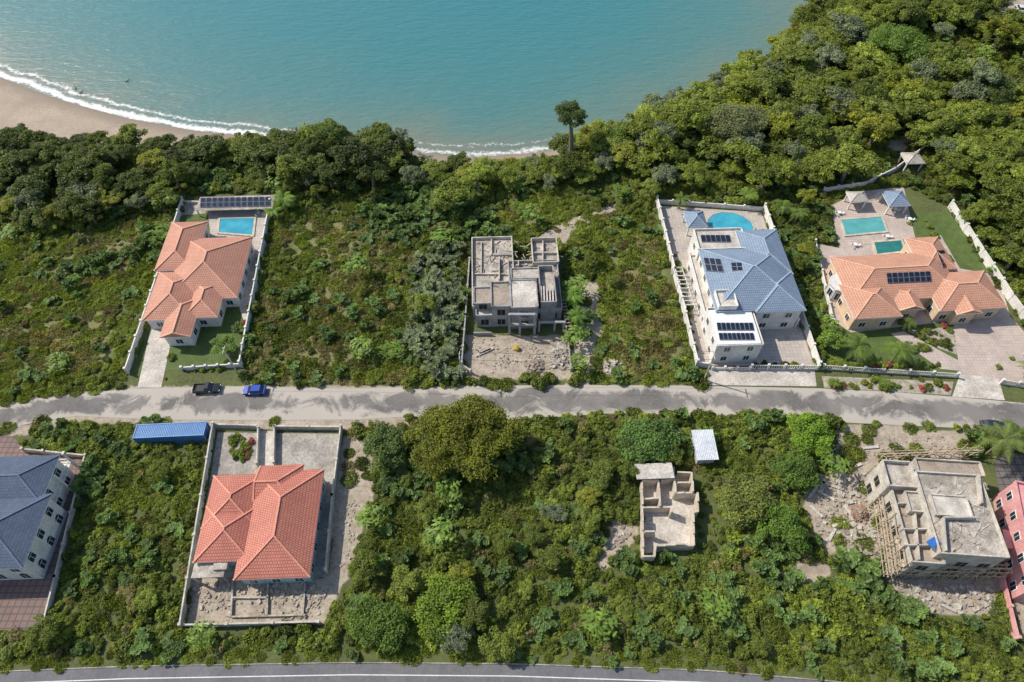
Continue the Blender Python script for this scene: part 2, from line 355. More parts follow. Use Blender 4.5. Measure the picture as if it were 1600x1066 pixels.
# ---------------------------------------------------------------- roads
def road(name,top,bot,z,mat,dust=lambda u:0.,cols=9,N=160):
    us=np.linspace(top[0][0],top[-1][0],N); tv=np.interp(us,*zip(*top)); bv=np.interp(us,*zip(*bot)); v=[];e=[]
    for u,a,b in zip(us,tv,bv):
        A=V2(P(u,a));B=V2(P(u,b))
        for k in range(cols):
            s=k/(cols-1); q=A.lerp(B,s); v.append((q.x,q.y,z+.06*(1-(2*s-1)**2))); e.append(abs(2*s-1)**2*.3+dust(u))
    f=[(i*cols+k,(i+1)*cols+k,(i+1)*cols+k+1,i*cols+k+1) for i in range(N-1) for k in range(cols-1)]
    me=bpy.data.meshes.new(name); me.from_pydata(v,[],f); me.flip_normals() if me.polygons[0].normal.z<0 else None
    a=me.attributes.new('dust','FLOAT','POINT'); a.data.foreach_set('value',e); me.materials.append(mat)
    o=bpy.data.objects.new(name,me); S.collection.objects.link(o); return o
m_road,n,l,bs=newmat('worn_asphalt'); p=pos(n)
a1=noi(n,l,p,.1,5,.6); a2=noi(n,l,p,3,5,.8); a3=noi(n,l,p,.17,9,.72,.8)
asp=mixc(n,l,rng_(n,l,a1,.42,.58),(.21,.192,.175),(.115,.107,.1)); asp=mixc(n,l,rng_(n,l,a2,.4,.8),asp,(.23,.212,.19))
at=lambda k:(lambda a:(setattr(a,'attribute_name',k),a.outputs['Fac'])[1])(n.new('ShaderNodeAttribute'))
ds=rng_(n,l,math_(n,l,'ADD',a3,at('dust')),.55,.66)
l.new(mixc(n,l,math_(n,l,'MULTIPLY',ds,.8),asp,(.5,.45,.38)),bs.inputs['Base Color']); bs.inputs['Roughness'].default_value=.9; bump(n,l,bs,a2,.3,.03)
dust=lambda u: .1*math.exp(-((u-240)/60)**2)+.13*math.exp(-((u-480)/110)**2)+.11*math.exp(-((u-740)/40)**2)+.12*math.exp(-((u-1110)/60)**2)+.07*math.exp(-((u-1400)/90)**2)-.04
rt=[(-400,690),(-100,650),(0,632),(100,618),(200,608),(370,604),(540,608),(720,603),(900,602),(1080,603),(1280,607),(1400,613),(1500,621),(1600,630),(1750,645),(2100,690)]
rb=[(-400,740),(-100,695),(0,670),(120,650),(250,656),(400,657),(560,656),(640,651),(800,656),(960,646),(1100,649),(1230,653),(1330,661),(1500,669),(1600,681),(1750,702),(2100,760)]
road('asphalt_road',rt,rb,.03,m_road,dust)
bt=[(-500,1085),(0,1051),(200,1043),(550,1037),(800,1039),(1100,1049),(1300,1066),(1700,1110),(2100,1160)]
m_asph=M('grey_asphalt',(.16,.16,.165),(.125,.125,.13),.2,fine=.15)
road('highway_road',bt,[(u,v+62) for u,v in bt],.03,m_asph,N=120)
m_line=M('road_paint',(.75,.74,.7),(.6,.6,.56),1)
cl=[(u,v+17) for u,v in bt]; road('road_centre_line',cl,[(u,v+1.7) for u,v in cl],.1,m_line,cols=2,N=120)
kt=[(u,v-2.2) for u,v in bt]; road('road_kerb',kt,[(u,v-.4) for u,v in bt],.12,m_conc,cols=3,N=120)
# ---------------------------------------------------------------- houses
def house(name,roofs,ze,slope,mats,wallm,storeys=1,arched=False,over=.55,ang=2.3,win=True):
    e=empty(name); rf=MB(); wl=MB(); wn=MB()
    for i,(q,ha,hb) in enumerate(roofs):
        r=R(*q,z=ze,ang=ang); z=ze+i*.015; hip(rf,r,z,slope,ha,hb)
        b=inset(r,over); wl.prism(b,-.1,z-.2,0)
        wl.prism(inset(b,-.06),-.1,.35,0)
        if win: windows(wn,b,0.,storeys,arched=arched)
    ro=rf.build('roof',[mats[0],mats[1],m_frame],e); wl.build('walls',[wallm],e); 
    if win: wn.build('windows',[m_frame,m_glass],e)
    return e,BVHTree.FromPolygons(rf.v,rf.f),rf
def door(e,p,ang=0,w=1.2,h=2.2,mat=None):
    mb=MB(); mb.box(p[0],p[1],0,h+.12,w+.3,.12,ang,0); mb.box(p[0],p[1]-.02,0,h,w,.16,ang,1); mb.build('door',[m_frame,mat or m_wood],e)
# -- A
sheet('lawn',[(228,500),(388,482),(374,574),(203,582)],.03,m_lawn)
sheet('lawn',[(288,335),(330,335),(330,372),(262,372)],.03,m_lawn)
pa=empty('terrace_paving')
sheet('driveway',[(236,512),(272,512),(252,606),(215,606)],.06,m_concl,pa)
sheet('pool_deck',[(324,326),(426,323),(414,395),(330,378)],.07,m_paveE,pa)
sheet('side_path',[(385,390),(415,392),(388,522),(370,470)],.08,m_concl,pa)
sheet('upper_walk',[(286,318),(326,316),(322,334),(280,337)],.075,m_conc,pa)
hA,bA,rA=house('terracotta_roof_house',[
 (((286,370),(391,373),(374,466),(262,468)),1,1),
 (((262,348),(311,346),(316,420),(246,425)),1,1),
 (((243,425),(318,425),(306,500),(228,500)),1,1),
 (((296,440),(352,440),(342,497),(290,497)),1,1),
 (((266,465),(311,465),(303,528),(253,526)),0,1)],3.6,.45,(m_roofA,m_capA),m_white)
door(hA,P(330,508),.04)
pool('swimming_pool',[(344,342),(397,341),(394,367),(342,363)],m_pool,m_beige)
fence('boundary_wall',[(425,322),(378,574)],2.0); fence('boundary_wall',[(288,318),(262,400),(201,584)],1.8)
fence('boundary_wall',[(286,579),(380,573)],1.1,pil=2.5); fence('boundary_wall',[(288,318),(425,322)],.8)
mb=MB(); q=R((312,309),(424,307),(424,324),(312,326),2.2,grow=.5); mb.prism(q,2.0,2.1,0,bot=True)
for x,y in inset(q,.3): mb.box(x,y,0,2.0,.2,.2,0,0)
sol=mb.build('solar_canopy',[m_conc]); bv=BVHTree.FromPolygons(mb.v,mb.f); panels('solar_panels',bv,[(313,310),(423,308),(422,323),(312,325)],12,2,sol)
# -- E blue
pe=empty('courtyard_paving')
sheet('court',[(1028,322),(1190,332),(1273,573),(1088,571)],.05,m_paveE,pe)
sheet('apron',[(1108,577),(1273,579),(1276,604),(1103,602)],.055,m_concl,pe)
hE,bE,rE=house('blue_roof_house',[
 (((1096,388),(1226,386),(1250,484),(1112,486)),1,1),
 (((1158,360),(1217,358),(1236,430),(1162,430)),1,1),
 (((1168,425),(1245,425),(1252,486),(1174,488)),1,1)],6.6,.42,(m_roofE,m_capE),m_white,2)
mb=MB(); wn=MB(); mats=[m_white,m_concl]
for q,z in ((((1084,360),(1160,358),(1166,390),(1092,390)),6.5),(((1082,400),(1100,400),(1120,500),(1100,505)),3.4),(((1106,482),(1180,482),(1186,540),(1118,542)),5.6),(((1118,455),(1148,455),(1150,480),(1122,480)),7.6)):
    r=R(*q,z=z); mb.prism(r,-.1,z-.01*z,0,top=1); windows(wn,r,0,2 if z>5 else 1,w=1.1)
    for i in range(4): mb.wall(r[i],r[(i+1)%4],z-.08,z+.45,.2,0)
mb.build('flat_roof_wings',mats,hE); wn.build('wing_windows',[m_frame,m_glass],hE)
flat=BVHTree.FromPolygons(mb.v,mb.f)
r=R((1113,486),(1176,486),(1182,536),(1120,538),z=6.0,grow=.25); mr=MB()
mr.prism(r,5.95,6.2,0,bot=True); mr.build('carport_slab',[m_frame],hE); flat2=BVHTree.FromPolygons(mr.v,mr.f)
panels('solar_panels_front',flat2,[(1116,488),(1176,488),(1178,500),(1118,500)],8,1,hE)
panels('solar_panels_mid',flat2,[(1119,505),(1176,505),(1178,517),(1121,517)],8,1,hE)
panels('solar_panels_low',flat2,[(1122,521),(1177,521),(1179,532),(1124,532)],8,1,hE)
panels('solar_panels_west',bE,[(1099,403),(1126,405),(1130,420),(1104,424)],3,2,hE)
panels('solar_panels_mid2',bE,[(1142,411),(1168,411),(1170,424),(1144,424)],3,2,hE)
panels('solar_panels_north',flat,[(1094,368),(1140,368),(1142,379),(1096,379)],6,1,hE)
mb=MB(); r=R((1180,480),(1244,480),(1249,498),(1186,500),z=3.2)
mb.prism(r,3.0,3.2,0,bot=True)
for k in range(5): c=V2(r[0]).lerp(V2(r[1]),k/4); mb.box(c.x,c.y+.2,0,3.0,.35,.35,0,0)
mb.build('verandah',[m_white],hE)
def gazebo(name,q,ze,mats,ang=2.3,slope=.6):
    e=empty(name); r=R(*q,z=ze,ang=ang); rf=MB(); hip(rf,r,ze,slope,capw=.2); rf.build('roof',[mats[0],mats[1],m_frame],e); ps=MB()
    for x,y in inset(r,.45): ps.box(x,y,0,ze-.2,.3,.3,math.radians(ang),0)
    ps.build('posts',[m_white],e); return e
gazebo('poolside_gazebo',((1068,330),(1100,330),(1105,355),(1074,356)),3.,(m_roofE,m_capE))
pool('swimming_pool',[(1107,353),(1106,344),(1114,336),(1128,332),(1146,333),(1162,339),(1173,347),(1178,356),(1175,361),(1160,362),(1140,359),(1122,359)],m_pool,m_paveE,.6)
fence('boundary_wall',[(1025,318),(1052,430),(1087,573)],2.2); fence('boundary_wall',[(1192,330),(1232,445),(1276,576)],2.2)
fence('boundary_wall',[(1025,318),(1100,323),(1192,330)],1.2); fence('boundary_wall',[(1087,573),(1106,575)],1.6)
fence('front_fence',[(1172,577),(1276,578)],1.5,pil=3,rail=True)
mb=MB()
for k in range(10):
    a=P(1052+k*2.2,418+k*6.5,2.4); b=P(1066+k*2.2,418+k*6.5,2.4); mb.beam((*a,2.4),(*b,2.4),.15,.2)
for u,v in ((1052,418),(1066,418),(1072,480),(1086,480)): x,y=P(u,v,2.4); mb.box(x,y,0,2.35,.2,.2)
mb.beam((*P(1052,418,2.4),2.25),(*P(1072,480,2.4),2.25),.15); mb.beam((*P(1066,418,2.4),2.25),(*P(1086,480,2.4),2.25),.15); mb.build('garden_pergola',[m_white])
# -- F peach
pf=empty('patio_paving')
sheet('pool_deck',[(1298,322),(1342,300),(1412,292),(1430,372),(1312,388)],.06,m_paveF,pf)
sheet('around',[(1270,380),(1312,388),(1470,368),(1500,420),(1560,430),(1580,500),(1500,500),(1330,520),(1300,500)],.05,m_paveF,pf)
sheet('drive',[(1490,503),(1580,497),(1640,560),(1640,600),(1560,596),(1500,588)],.07,m_paveF,pf)
sheet('walk',[(1392,522),(1412,518),(1500,565),(1500,580),(1470,577)],.08,m_paveF,pf)
sheet('entry',[(1500,585),(1560,592),(1570,626),(1488,620)],.09,m_concl,pf)
sheet('lawn',[(1290,508),(1500,500),(1502,586),(1290,578)],.03,m_lawn); sheet('lawn',[(1432,334),(1492,330),(1545,430),(1500,420),(1470,372),(1430,366)],.03,m_lawn)
sheet('garden_gravel',[(1418,517),(1496,510),(1500,556),(1470,546)],.06,m_gravel); sheet('garden_gravel',[(1284,588),(1490,597),(1486,618),(1288,606)],.05,m_gravel)
hF,bF,rF=house('peach_roof_house',[
 (((1303,398),(1482,396),(1492,466),(1318,470)),1,1),
 (((1418,373),(1468,369),(1492,420),(1438,424)),1,1),
 (((1318,445),(1390,440),(1402,494),(1328,501)),1,1),
 (((1446,428),(1546,422),(1564,480),(1458,488)),1,1),
 (((1392,450),(1430,447),(1440,483),(1402,486)),0,1),
 (((1483,455),(1520,452),(1528,490),(1488,492)),0,1)],4.2,.45,(m_roofF,m_capF),m_peachw,ang=4)
panels('solar_panels_a',bF,[(1384,427),(1453,424),(1455,440),(1386,443)],8,2,hF)
panels('solar_panels_b',bF,[(1462,392),(1474,391),(1484,417),(1472,418)],1,4,hF)
mb=MB(); wn=MB(); c=P(1306,460); poly=[(c[0]+2.6*math.cos(t),c[1]+2.6*math.sin(t)) for t in [math.pi*2*i/8 for i in range(8)]]
mb.prism(poly,-.1,3.6,0); mb.prism(inset(poly,-.25),3.6,3.8,0,bot=True); windows(wn,poly,0,1,step=1.9,w=1.1,h=1.9); mb.build('bay',[m_white],hF); wn.build('bay_windows',[m_frame,m_glass],hF)
pool('swimming_pool',[(1315,344),(1377,339),(1385,361),(1322,367)],m_pool2,m_beige); pool('swimming_pool',[(1366,379),(1408,376),(1413,392),(1371,397)],m_pool3,m_beige)
gazebo('garden_gazebo',((1380,298),(1414,298),(1420,322),(1386,322)),3.,(m_roofE,m_capE),slope=.5); gazebo('garden_gazebo',((1324,300),(1352,298),(1356,314),(1328,316)),2.8,(m_paveE,m_concl),slope=.5)
gazebo('garden_gazebo',((1410,240),(1438,236),(1442,254),(1416,258)),2.8,(m_conc,m_concl))
fence('boundary_wall',[(1482,325),(1530,400),(1575,470),(1640,560)],2.2); fence('boundary_wall',[(1285,302),(1350,292),(1395,270),(1440,236)],1.6)
fence('front_fence',[(1284,577),(1380,583),(1492,590)],1.4,pil=4,rail=True); fence('front_fence',[(1562,600),(1640,612)],1.4,pil=3,rail=True)
fence('boundary_wall',[(1272,380),(1300,505)],1.0,pil=5)
fence('front_fence',[(1112,578),(1170,578)],.9,pil=2.5,rail=True)
# -- G coral
pg=empty('concrete_yard'); sheet('yard',[(340,676),(531,678),(512,902),(303,903)],.05,m_yard,pg); sheet('drive',[(407,674),(428,674),(428,730),(402,730)],.12,m_concl,pg)
hG,bG,rG=house('coral_roof_house',[
 (((404,735),(505,735),(486,903),(358,906)),1,1),
 (((331,742),(410,742),(402,825),(317,825)),1,1),
 (((318,790),(405,790),(392,878),(306,878)),1,1),
 (((403,727),(472,727),(468,790),(400,790)),0,1)],4.1,.42,(m_roofG,m_capG),m_greenw,ang=2.3)
mb=MB(); r=R((303,880),(352,878),(350,902),(299,903),z=3.4); mb.prism(r,3.2,3.4,0,bot=True)
for x,y in inset(r,.2): mb.box(x,y,0,3.2,.3,.3)
r=R((333,879),(355,879),(354,890),(333,890),z=3.9); mb.prism(r,3.4,3.9,0); mb.build('porch_slab',[m_conc],hG)
fence('yard_wall',[(337,668),(287,980)],1.8,mat=m_wallw,pil=8,ph=.1); fence('yard_wall',[(535,672),(522,780),(512,895)],1.8,mat=m_wallw,pil=8,ph=.1)
fence('yard_wall',[(287,980),(500,975)],1.4,mat=m_wallw,pil=8,ph=.1); fence('yard_wall',[(337,668),(404,670)],1.3,mat=m_wallw,pil=8,ph=.1); fence('yard_wall',[(432,671),(535,672)],1.3,mat=m_wallw,pil=8,ph=.1)
fence('yard_wall',[(406,672),(404,728)],1.3,mat=m_wallw,pil=8,ph=.1); fence('yard_wall',[(431,672),(430,726)],1.3,mat=m_wallw,pil=8,ph=.1)
mb=MB()
for a,b in (((365,908),(362,965)),((362,965),(478,962)),((420,908),(418,963)),((478,908),(474,962)),((365,935),(420,935))): mb.wall(P(*a),P(*b),-.1,.5,.25)
mb.build('foundation_walls',[m_conc])
# -- container and shed
def container():
    e=empty('shipping_container'); z=2.6; r=R((212,664),(318,660),(321,680),(210,684),z=z,ang=3.0); b=MB(); b.prism(inset(r,.08),.1,z-.05,0); 
    p0,p1,p2,p3=[V2(k) for k in r]
    for k in range(41):
        t=k/40; a=p0.lerp(p1,t); c=p3.lerp(p2,t)
        b.beam((*a,z-.02),(*c,z-.02),.14,.08); b.beam((*a,.2),(*a,z-.1),.12,.1); b.beam((*c,.2),(*c,z-.1),.12,.1)
    for q in (p0,p1,p2,p3): b.box(q.x,q.y,0,z+.06,.22,.22,0,0)
    for a,c in ((p0,p1),(p1,p2),(p2,p3),(p3,p0)): b.beam((*a,z),(*c,z),.18,.14); b.beam((*a,.12),(*c,.12),.18,.18)
    b.build('body',[m_cont],e)
container()
def shed():
    e=empty('tin_roof_shed'); z=3.; r=R((1083,673),(1117,672),(1119,717),(1087,719),z=z,ang=2); mb=MB(); p=[V2(k) for k in r]
    E=[(*p[0],z-.25),(*p[1],z-.25),(*p[2],z+.2),(*p[3],z+.2)]; mb.face(E,0); mb.face([(a,b,c-.06) for a,b,c in E[::-1]],0)
    for k in range(13):
        t=k/12; a=p[0].lerp(p[1],t);c=p[3].lerp(p[2],t); mb.beam((*a,z-.22),(*c,z+.23),.1,.06)
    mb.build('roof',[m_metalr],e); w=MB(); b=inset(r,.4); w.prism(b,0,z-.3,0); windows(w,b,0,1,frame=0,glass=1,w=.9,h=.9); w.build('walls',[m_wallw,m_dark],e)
shed()
# -- H slate blue
sheet('paved_yard',[(-60,680),(20,682),(40,704),(140,715),(118,800),(95,905),(70,985),(-80,985)],.05,m_paveH)
hH,bH,rH=house('slate_roof_house',[
 (((-90,712),(84,716),(70,790),(-120,790)),1,1),
 (((-130,770),(72,780),(40,892),(-150,892)),1,1)],6.6,.4,(m_roofH,m_capH),m_white,2,arched=True,ang=2)
mb=MB()
r=R((60,722),(104,722),(92,790),(50,790),z=3.3,ang=2); mb.prism(r,3.1,3.3,0,bot=True)
for i in range(4): mb.wall(r[i],r[(i+1)%4],4.1,4.22,.15,0)
for i in range(7): 
    c=V2(r[1]).lerp(V2(r[2]),i/6); mb.box(c.x,c.y,0 if i%3==0 else 3.3,6.3 if i%3==0 else 4.1,.3 if i%3==0 else .12,.3 if i%3==0 else .12)
mb.build('balcony',[m_white],hH)
fence('boundary_wall',[(138,716),(92,905),(72,985)],1.4,mat=m_wallw,pil=6,ph=.1); fence('boundary_wall',[(40,706),(138,716)],1.2,mat=m_wallw)
# -- ruin
sheet('ruin_floor',[(1003,748),(1082,738),(1086,852),(1006,866)],.1,m_concl)
mb=MB()
def rw(a,b,z=2.9,t=.28):
    A=V2(P(*a,z));B=V2(P(*b,z)); n=max(1,int((B-A).length/1.4))
    for i in range(n): mb.wall(A.lerp(B,i/n),A.lerp(B,(i+1)/n),-.1,z+random.uniform(-.8,.25),t)
for a,b in [((1004,750),(1006,868)),((1006,868),(1024,868)),((1024,868),(1026,850)),((1026,850),(1086,850)),((1086,850),(1083,800)),((1083,800),(1092,798)),((1092,798),(1090,770)),((1090,770),(1083,768)),((1083,768),(1082,736)),((1060,735),(1082,736)),
 ((1054,727),(1056,770)),((1030,748),(1032,790)),((1004,778),(1032,777)),((1006,790),(1050,790)),((1056,770),(1083,768)),((1034,748),(1054,745)),((1004,750),(1030,748)),((1060,752),(1080,752)),((1050,790),(1050,800)),((1008,830),(1024,830))]: rw(a,b)
mb.build('unfinished_block_house',[m_beige])
mb=MB(); r=R((992,724),(1052,724),(1052,748),(994,748),z=3.1); mb.prism(r,2.95,3.1,0,bot=True); o=mb.build('porch_slab',[m_concl],bpy.data.objects['unfinished_block_house'])
# -- C construction
eC=empty('unfinished_concrete_house'); mb=MB(); wn=MB()
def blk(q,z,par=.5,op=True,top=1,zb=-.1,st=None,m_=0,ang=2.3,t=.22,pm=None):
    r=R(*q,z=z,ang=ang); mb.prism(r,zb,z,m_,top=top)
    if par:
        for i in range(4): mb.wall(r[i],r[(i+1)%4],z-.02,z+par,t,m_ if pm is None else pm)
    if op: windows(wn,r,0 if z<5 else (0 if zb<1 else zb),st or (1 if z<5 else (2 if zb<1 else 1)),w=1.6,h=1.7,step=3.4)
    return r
blk(((739,374),(804,374),(800,478),(737,484)),3.5,.8,pm=2)
blk(((796,408),(872,412),(876,486),(796,486)),3.45,.7,top=4)
blk(((829,378),(868,376),(873,414),(834,415)),3.6,1.1,pm=2)
blk(((768,442),(796,442),(798,478),(767,482)),6.5,.4,top=4)
blk(((798,438),(838,438),(840,480),(798,482)),6.9,.25,top=2)
blk(((797,420),(842,420),(844,436),(800,436)),6.1,.3)
blk(((741,450),(768,450),(768,474),(740,476)),5.6,.35,top=4)
blk(((842,422),(864,422),(868,478),(844,478)),5.2,1.4,)
blk(((744,484),(770,484),(770,494),(744,495)),3.6,.5,top=2)
for x in range(5): a=P(845+x*4.6,447,6.6);b=P(846+x*4.6,470,6.6); mb.wall(a,b,5.2,6.6,.3,2)
for q,h in ((((752,380),(752,430)),.5),(((770,400),(800,400)),.6),(((742,430),(790,430)),.5),(((810,412),(810,420)),1),(((848,380),(848,412)),.9),(((768,376),(768,400)),.6),(((780,405),(780,440)),.9),(((834,398),(870,398)),.8)):
    mb.wall(P(*q[0],3.5),P(*q[1],3.5),3.45,3.5+h,.22,2)
for x in (796,812,835): 
    a=P(x,522,0); mb.box(a[0],a[1],0,6.6,.45,.45,0,0)
a=P(796,522);b=P(835,522); mb.wall(a,b,3.0,3.4,.5); mb.wall(a,b,6.3,6.75,.5)
for x in (842,866,880): a=P(x,518,0); mb.box(a[0],a[1],0,3.3,.4,.4,0,0)
mb.wall(P(842,518),P(882,518),3.,3.35,.45); mb.wall(P(740,524),P(768,524),0,1.,.25)
mb.build('structure',[m_concd,m_conc,m_concl,m_beige,m_concb],eC); wn.build('painted_openings',[m_conc,m_dark],eC)
mb=MB()
for i in range(110):
    u=random.uniform(742,872);v=random.uniform(378,434); z=3.6; x,y=P(u,v,z); L=random.uniform(.4,2.6); mb.box(x,y,z,z+.12,L,.16,random.uniform(0,3),random.choice((0,0,1,2)))
for k in range(9): a=P(876+k*1.2,470+k*5,3); b=P(884+k,470+k*5,3); mb.beam((*a,3.),(*b,3.2),.1); x,y=b; mb.beam((x,y,0),(x,y,3.2),.1)
mb.build('timber_props',[m_wood,m_concl,m_concb],eC)
mb=MB()
for u,v,z in [(770,444,6.9),(794,444,6.9),(800,440,7.1),(836,440,7.1),(769,478,6.9),(838,478,7.1),(862,424,6.5),(866,476,6.5),(742,376,4.3),(802,376,4.3),(831,380,4.7),(868,380,4.7)]:
    x,y=P(u,v,z)
    for dx in (-.12,.12):
        for dy in (-.12,.12): mb.beam((x+dx,y+dy,z-.5),(x+dx+random.uniform(-.1,.1),y+dy,z+.9),.05)
mb.build('rebar',[m_rebar],eC)
fence('site_wall',[(734,412),(728,500),(722,574)],1.8,mat=m_concd,pil=4,ph=.1); fence('site_wall',[(722,574),(735,584)],1.2,mat=m_wallw); fence('site_wall',[(882,500),(892,580)],1.2,mat=m_conc,pil=5,ph=.05)
# -- J construction
eJ=empty('unfinished_multi_storey_house'); mb=MB(); wn=MB()
AJ=-4
blk(((1440,742),(1538,742),(1562,868),(1458,868)),8.6,.5,ang=AJ,st=2,m_=2,pm=3)
blk(((1392,738),(1440,738),(1460,880),(1412,882)),6.4,.9,ang=AJ,m_=2,top=4)
blk(((1378,726),(1420,722),(1428,762),(1386,764)),7.4,.9,ang=AJ,m_=2)
blk(((1455,775),(1510,775),(1516,806),(1462,806)),9.3,.25,ang=AJ,m_=3,top=3,zb=8.,op=False)
blk(((1430,720),(1530,722),(1534,742),(1434,742)),5.4,.5,ang=AJ,m_=2,top=4)
blk(((1415,770),(1440,770),(1444,800),(1420,800)),7.6,.4,ang=AJ,m_=2)
for q in (((1470,812),(1520,812)),((1470,812),(1474,864)),((1400,790),(1450,790)),((1405,830),(1455,830)),((1408,855),(1458,855)),((1425,800),(1432,878)),((1525,745),(1530,790))):
    z=8.6 if q[0][0]>=1458 else 6.4; mb.wall(P(*q[0],z),P(*q[1],z),z-.05,z+1.1,.22,2)
mb.build('structure',[m_concd,m_conc,m_jwall,m_wallw,m_concb],eJ); wn.build('painted_openings',[m_jwall,m_dark],eJ)
mb=MB(); x,y=P(1458,848,8.7); mb.box(x,y,8.7,8.95,1.8,1.2,.5); mb.build('tarp',[m_tarp],eJ)
mb=MB()
for i in range(90):
    u=random.uniform(1458,1545);v=random.uniform(748,860); z=8.62; x,y=P(u,v,z); mb.box(x,y,z,z+.1,random.uniform(.3,2.),.15,random.uniform(0,3),random.choice((0,1,2)))
mb.build('roof_debris',[m_wood,m_concl,m_concb],eJ)
mb=MB()
def scaff(a,b,zt,n,depth):
    A=V2(P(*a));B=V2(P(*b)); d=(B-A).normalized(); nn=Vector((-d.y,d.x))*depth
    for i in range(n+1):
        for o in (0,1):
            c=A.lerp(B,i/n)+nn*o+Vector((random.uniform(-.1,.1),random.uniform(-.1,.1))); mb.beam((*c,0),(c.x+random.uniform(-.2,.2),c.y+random.uniform(-.2,.2),zt+random.uniform(-.5,.8)),.13)
        c=A.lerp(B,i/n)
        for z in (2,4,6): 
            if z<zt: mb.beam((*c,z),(*(c+nn*1.15),z),.13)
    for z in (2,4,6):
        if z<zt:
            for o in (0,.5,1): mb.beam((*(A-d*.5+nn*o),z+.1),(*(B+d*.5+nn*o),z+.1+random.uniform(-.1,.1)),.2 if o==.5 else .13)
    for i in range(n): c=A.lerp(B,i/n);e_=A.lerp(B,(i+1)/n); mb.beam((*c,0 if i%2 else 3),(*e_,3 if i%2 else 0),.1)
scaff((1374,745),(1394,900),6.6,9,-1.3); scaff((1394,904),(1555,908),4.5,11,1.3); scaff((1372,722),(1520,716),3.,8,1.); scaff((1362,745),(1384,905),4.6,9,-1.2)
mb.build('scaffolding',[m_wood],eJ)
# -- K pink
eK=empty('pink_house'); mb=MB(); wn=MB(); a=V2(P(1551,778));b=V2(P(1578,938)); d=(a-b).normalized(); nn=Vector((d.y,-d.x))
r=[tuple(b),tuple(b+nn*16),tuple(a+nn*16),tuple(a)]; mb.prism(r,-.1,6.4,0); windows(wn,r,0,2,step=3.6,h=1.4)
for i in range(4): mb.wall(r[i],r[(i+1)%4],6.35,7.,.25,0)
r2=inset(r,2.2); mb.prism(r2,6.4,8.6,0); windows(wn,r2,5.9,1,step=3.6,h=1.2)
m=V2(b).lerp(a,.5)-nn*.0; mb.prism([tuple(m-nn*1.2-d*1.6),tuple(m-d*1.6),tuple(m+d*1.6),tuple(m-nn*1.2+d*1.6)],-.1,3.2,0)
mb.build('walls',[m_pink],eK); wn.build('windows',[m_frame,m_glass],eK)
sheet('paved_yard',[(1552,708),(1700,715),(1700,785),(1562,778)],.05,m_pavD); fence('boundary_wall',[(1560,905),(1583,1000)],1.6,mat=m_pink,pil=6); fence('boundary_wall',[(1583,1000),(1660,1003)],1.4,mat=m_wallw)
# ---------------------------------------------------------------- rubble
def rubble(name,px,n,s0,s1,mat=m_stone,pile=0.,z0=0.):
    poly=W(px); x0,x1=min(a[0] for a in poly),max(a[0] for a in poly); y0,y1=min(a[1] for a in poly),max(a[1] for a in poly); mb=MB(); k=0
    cx,cy=(x0+x1)/2,(y0+y1)/2; rr=max(x1-x0,y1-y0)/2
    cen=[(random.uniform(x0,x1),random.uniform(y0,y1)) for _ in range(max(3,n//45))]
    while k<n:
        if pile or random.random()<.3: x=random.uniform(x0,x1);y=random.uniform(y0,y1)
        else: c_=random.choice(cen); x=random.gauss(c_[0],1.3);y=random.gauss(c_[1],1.3)
        if not pip(np.array([x]),np.array([y]),poly)[0]:
            if random.random()<.02: k+=1
            continue
        k+=1; s=(s0+(s1-s0)*random.random()**3); z=z0+pile*max(0,1-math.hypot(x-cx,y-cy)/rr)
        c=Vector((x,y,z+s*.15)); M_=Matrix.Rotation(random.uniform(0,3),3,'Z')@Matrix.Rotation(random.uniform(-.5,.5),3,'X')
        L=[Vector((sx*s*random.uniform(.35,.6),sy*s*random.uniform(.25,.5),sz*s*random.uniform(.15,.35))) for sz in (-1,1) for sx,sy in ((-1,-1),(1,-1),(1,1),(-1,1))]
        q=[c+M_@k_ for k_ in L]; mi=0 if random.random()<.65 else 1
        for f in ((4,5,6,7),(0,1,5,4),(1,2,6,5),(2,3,7,6),(3,0,4,7)): mb.face([q[i] for i in f],mi)
    return mb.build(name,[mat,m_concb])
rubble('rubble_pile',[(862,530),(888,528),(890,578),(860,575)],420,.2,.9,m_stone,1.2); rubble('rubble_pile',[(735,530),(860,530),(862,580),(735,582)],420,.1,.5)
rubble('soil_pile',[(820,562),(850,562),(850,584),(820,584)],300,.15,.5,m_concb,1.0)
rubble('rubble_pile',[(300,910),(520,906),(495,970),(292,974)],600,.12,.7); rubble('rubble_pile',[(1280,740),(1372,735),(1380,870),(1270,850)],900,.15,1.)
rubble('rubble_pile',[(1400,915),(1555,915),(1545,955),(1440,962)],600,.15,1.); rubble('rubble_pile',[(1320,670),(1490,680),(1480,715),(1330,715)],200,.12,.5)
rubble('rubble_pile',[(538,700),(575,700),(545,895),(515,895)],260,.1,.45); rubble('rubble_pile',[(945,562),(972,562),(970,582),(945,582)],120,.2,.8,m_stone,.9)
rubble('rubble_pile',[(945,818),(995,822),(960,880),(940,900)],120,.15,.7); rubble('rubble_pile',[(870,350),(960,320),(940,340),(880,370)],110,.15,.6)
rubble('sand_pile',[(1330,790),(1352,790),(1352,815),(1330,815)],300,.2,.7,M('red_sand',(.33,.2,.13)),1.2)
mb=MB()
for (u,v,L,a) in ((755,552,3.6,.5),(760,549,3.2,.45),(1270,770,3,.8),(1300,760,3.5,-.4),(1290,775,3,-.6),(1310,820,2.5,.3),(1285,760,3,1.1),(1325,800,2.6,2),(1335,730,3,.4),(1350,760,2.5,1.3),(1440,940,3,.3),(1480,950,2.6,-.5),(1312,742,4,.9),(1345,840,3,.2),(1360,700,3,.1),(1300,835,2.4,.9),(1275,800,2.6,2.2),(1355,860,2.2,.7)): x,y=P(u,v); mb.box(x,y,.15,.3,L,.5,a)
mb.build('timber_boards',[m_concl])
